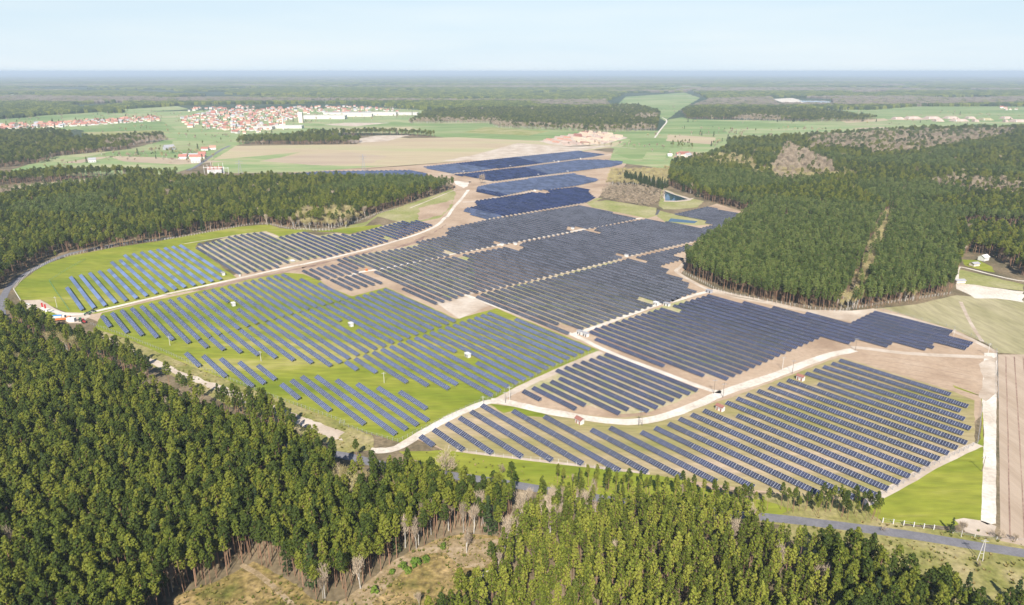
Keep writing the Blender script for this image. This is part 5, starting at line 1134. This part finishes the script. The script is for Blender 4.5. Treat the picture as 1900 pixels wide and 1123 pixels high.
b = MB(); b.tube((11,0,26),(11,0,40),3.4,.1,4); b.obj('spire', M['redroof'], t)

# hangars at the far right
for i, (x0, x1, py, D) in enumerate([(1660,1679,222,30),(1684,1712,221,34),(1721,1748,221,34),(1735,1753,226,26),(1757,1782,221,34),(1770,1800,226,36),(1796,1812,221,28),(1808,1818,226.5,22),(1823,1845,224,34),(1862,1880,221,28),(1865,1872,227,18),(1882,1912,227,36)]):
    a = Vector(G((x0, py))); b = Vector(G((x1, py))); d = b-a; lab_ = ordinal(i+1) + ' pinkish earth covered shelter from the left in the far right meadow'
    t = empty('aircraft_shelter', (a.x, a.y, .4), math.atan2(d.y, d.x), label=lab_, cat='shelter', group='earth covered shelters'); L = d.length; mb = MB(); H = 8
    mb.hexa([(0,0,0),(L,0,0),(L,D,0),(0,D,0),(L*.16,D*.3,H),(L*.8,D*.3,H),(L*.8,D*.75,H),(L*.16,D*.75,H)]); mb.obj('mound', M['clay'] if i not in (8,) else M['olive'], t)
    mb = MB(); mb.box(L*.1, L*.16, -.6, D*.25, 0, H*.7); mb.obj('front_wall', M['concrete'], t)

# construction yard: stacks of timber and clay
yb = pts((1010,262),(1060,251),(1090,244),(1130,248),(1160,256),(1118,267),(1050,271))
g_ = np.array(gp(yb)); lo = g_.min(0); hi = g_.max(0); cnt = 0; tries = 0; stk = []
while cnt < 60 and tries < 5000:
    tries += 1; x = random.uniform(lo[0], hi[0]); y = random.uniform(lo[1], hi[1])
    if not inside(g_, np.array([x]), np.array([y]))[0] or any((x-a)**2+(y-b)**2 < 22**2 for a, b in stk): continue
    stk.append((x, y)); L = random.uniform(14, 34); W_ = random.uniform(5, 8); H = random.uniform(2.5, 5); b = MB(); b.hexa([(-L/2,-W_/2,0),(L/2,-W_/2,0),(L/2,W_/2,0),(-L/2,W_/2,0),(-L/2+1,-W_/2+1.2,H),(L/2-1,-W_/2+1.2,H),(L/2-1,W_/2-1.2,H),(-L/2+1,W_/2-1.2,H)])
    c = random.choice(['cargo','cargo','clay','clay','cargo','brownroof'] if x > lo[0]+(hi[0]-lo[0])*.35 else ['orangeroof','clay','clay']); nm = {'cargo':'pale timber','clay':'pinkish clay','orangeroof':'orange brick','brownroof':'dark brown'}[c]
    o = b.obj('material_stack', M[c]); o.location = (x, y, .4); o.rotation_euler = (0, 0, RZ + random.uniform(-.1, .1)); setp(o, label=nm + ' stack in the construction yard behind the solar farm', cat='stack', group=nm + ' stacks of the yard'); cnt += 1

# lattice pylons near the far left
for px, py, h, lb in [(675,318,30,'lattice pylon at the left end of the far blue rows'), (446,322,24,'lattice pylon at the substation behind the wood')]:
    x, y = G((px, py)); t = empty('lattice_pylon', (x, y, 0), .5, label=lb, cat='pylon'); b = MB()
    for sx in (-1, 1):
        for sy in (-1, 1): b.tube((sx*3, sy*3, 0), (sx*.4, sy*.4, h), .22, .14, 4)
    for k in range(6):
        z0, z1 = h*k/6, h*(k+1)/6; a0 = 3-2.6*k/6; a1 = 3-2.6*(k+1)/6
        for s in (-1, 1): b.tube((-a0, s*a0, z0), (a1, s*a1, z1), .1, .1, 3); b.tube((s*a0, a0, z0), (s*a1, -a1, z1), .1, .1, 3)
    b.obj('lattice', M['steel'], t); b = MB()
    for z in (h*.72, h*.86): b.box(-6, 6, -.25, .25, z, z+.4)
    b.obj('crossarm', M['steel'], t)
for i, px in enumerate((384, 391, 398, 405, 412, 420)):
    x, y = G((px, 322 + (i % 2))); t = empty('switchgear_gantry', (x, y, 0), .2, label=ordinal(i+1) + ' white gantry from the left in the substation behind the wood', cat='gantry'); b = MB()
    b.tube((-4,0,0),(-4,0,14+3*(i%3)),.35,.3,4); b.tube((4,0,0),(4,0,12),.35,.3,4); b.box(-5,5,-.3,.3,10,10.6); b.obj('frame', M['white'], t)
x, y = G((400, 321)); t = empty('substation_building', (x, y, 0), .15, label='red roofed substation building just behind the left wood', cat='building'); b = MB(); b.box(-12,12,-6,6,0,7); b.obj('wall', M['white'], t); b = MB(); b.gable(-12,12,-6,6,7.01,11,.5); b.obj('roof', M['redroof'], t)

# ------------------------------------------------------------------ haze
hv = bpy.data.materials.new('haze_air'); hv.use_nodes = True; t_ = hv.node_tree; t_.nodes.clear()
pv = t_.nodes.new('ShaderNodeVolumePrincipled'); pv.inputs['Color'].default_value = (.74, .87, 1.0, 1); pv.inputs['Density'].default_value = HAZE_DENSITY; pv.inputs['Anisotropy'].default_value = 0.0
ov = t_.nodes.new('ShaderNodeOutputMaterial'); t_.links.new(pv.outputs[0], ov.inputs['Volume'])
hb = MB(); hb.box(-101000, 101000, -101000, 101000, -1.0, CAM_H + 12); hb.obj('haze', hv, kind='stuff')
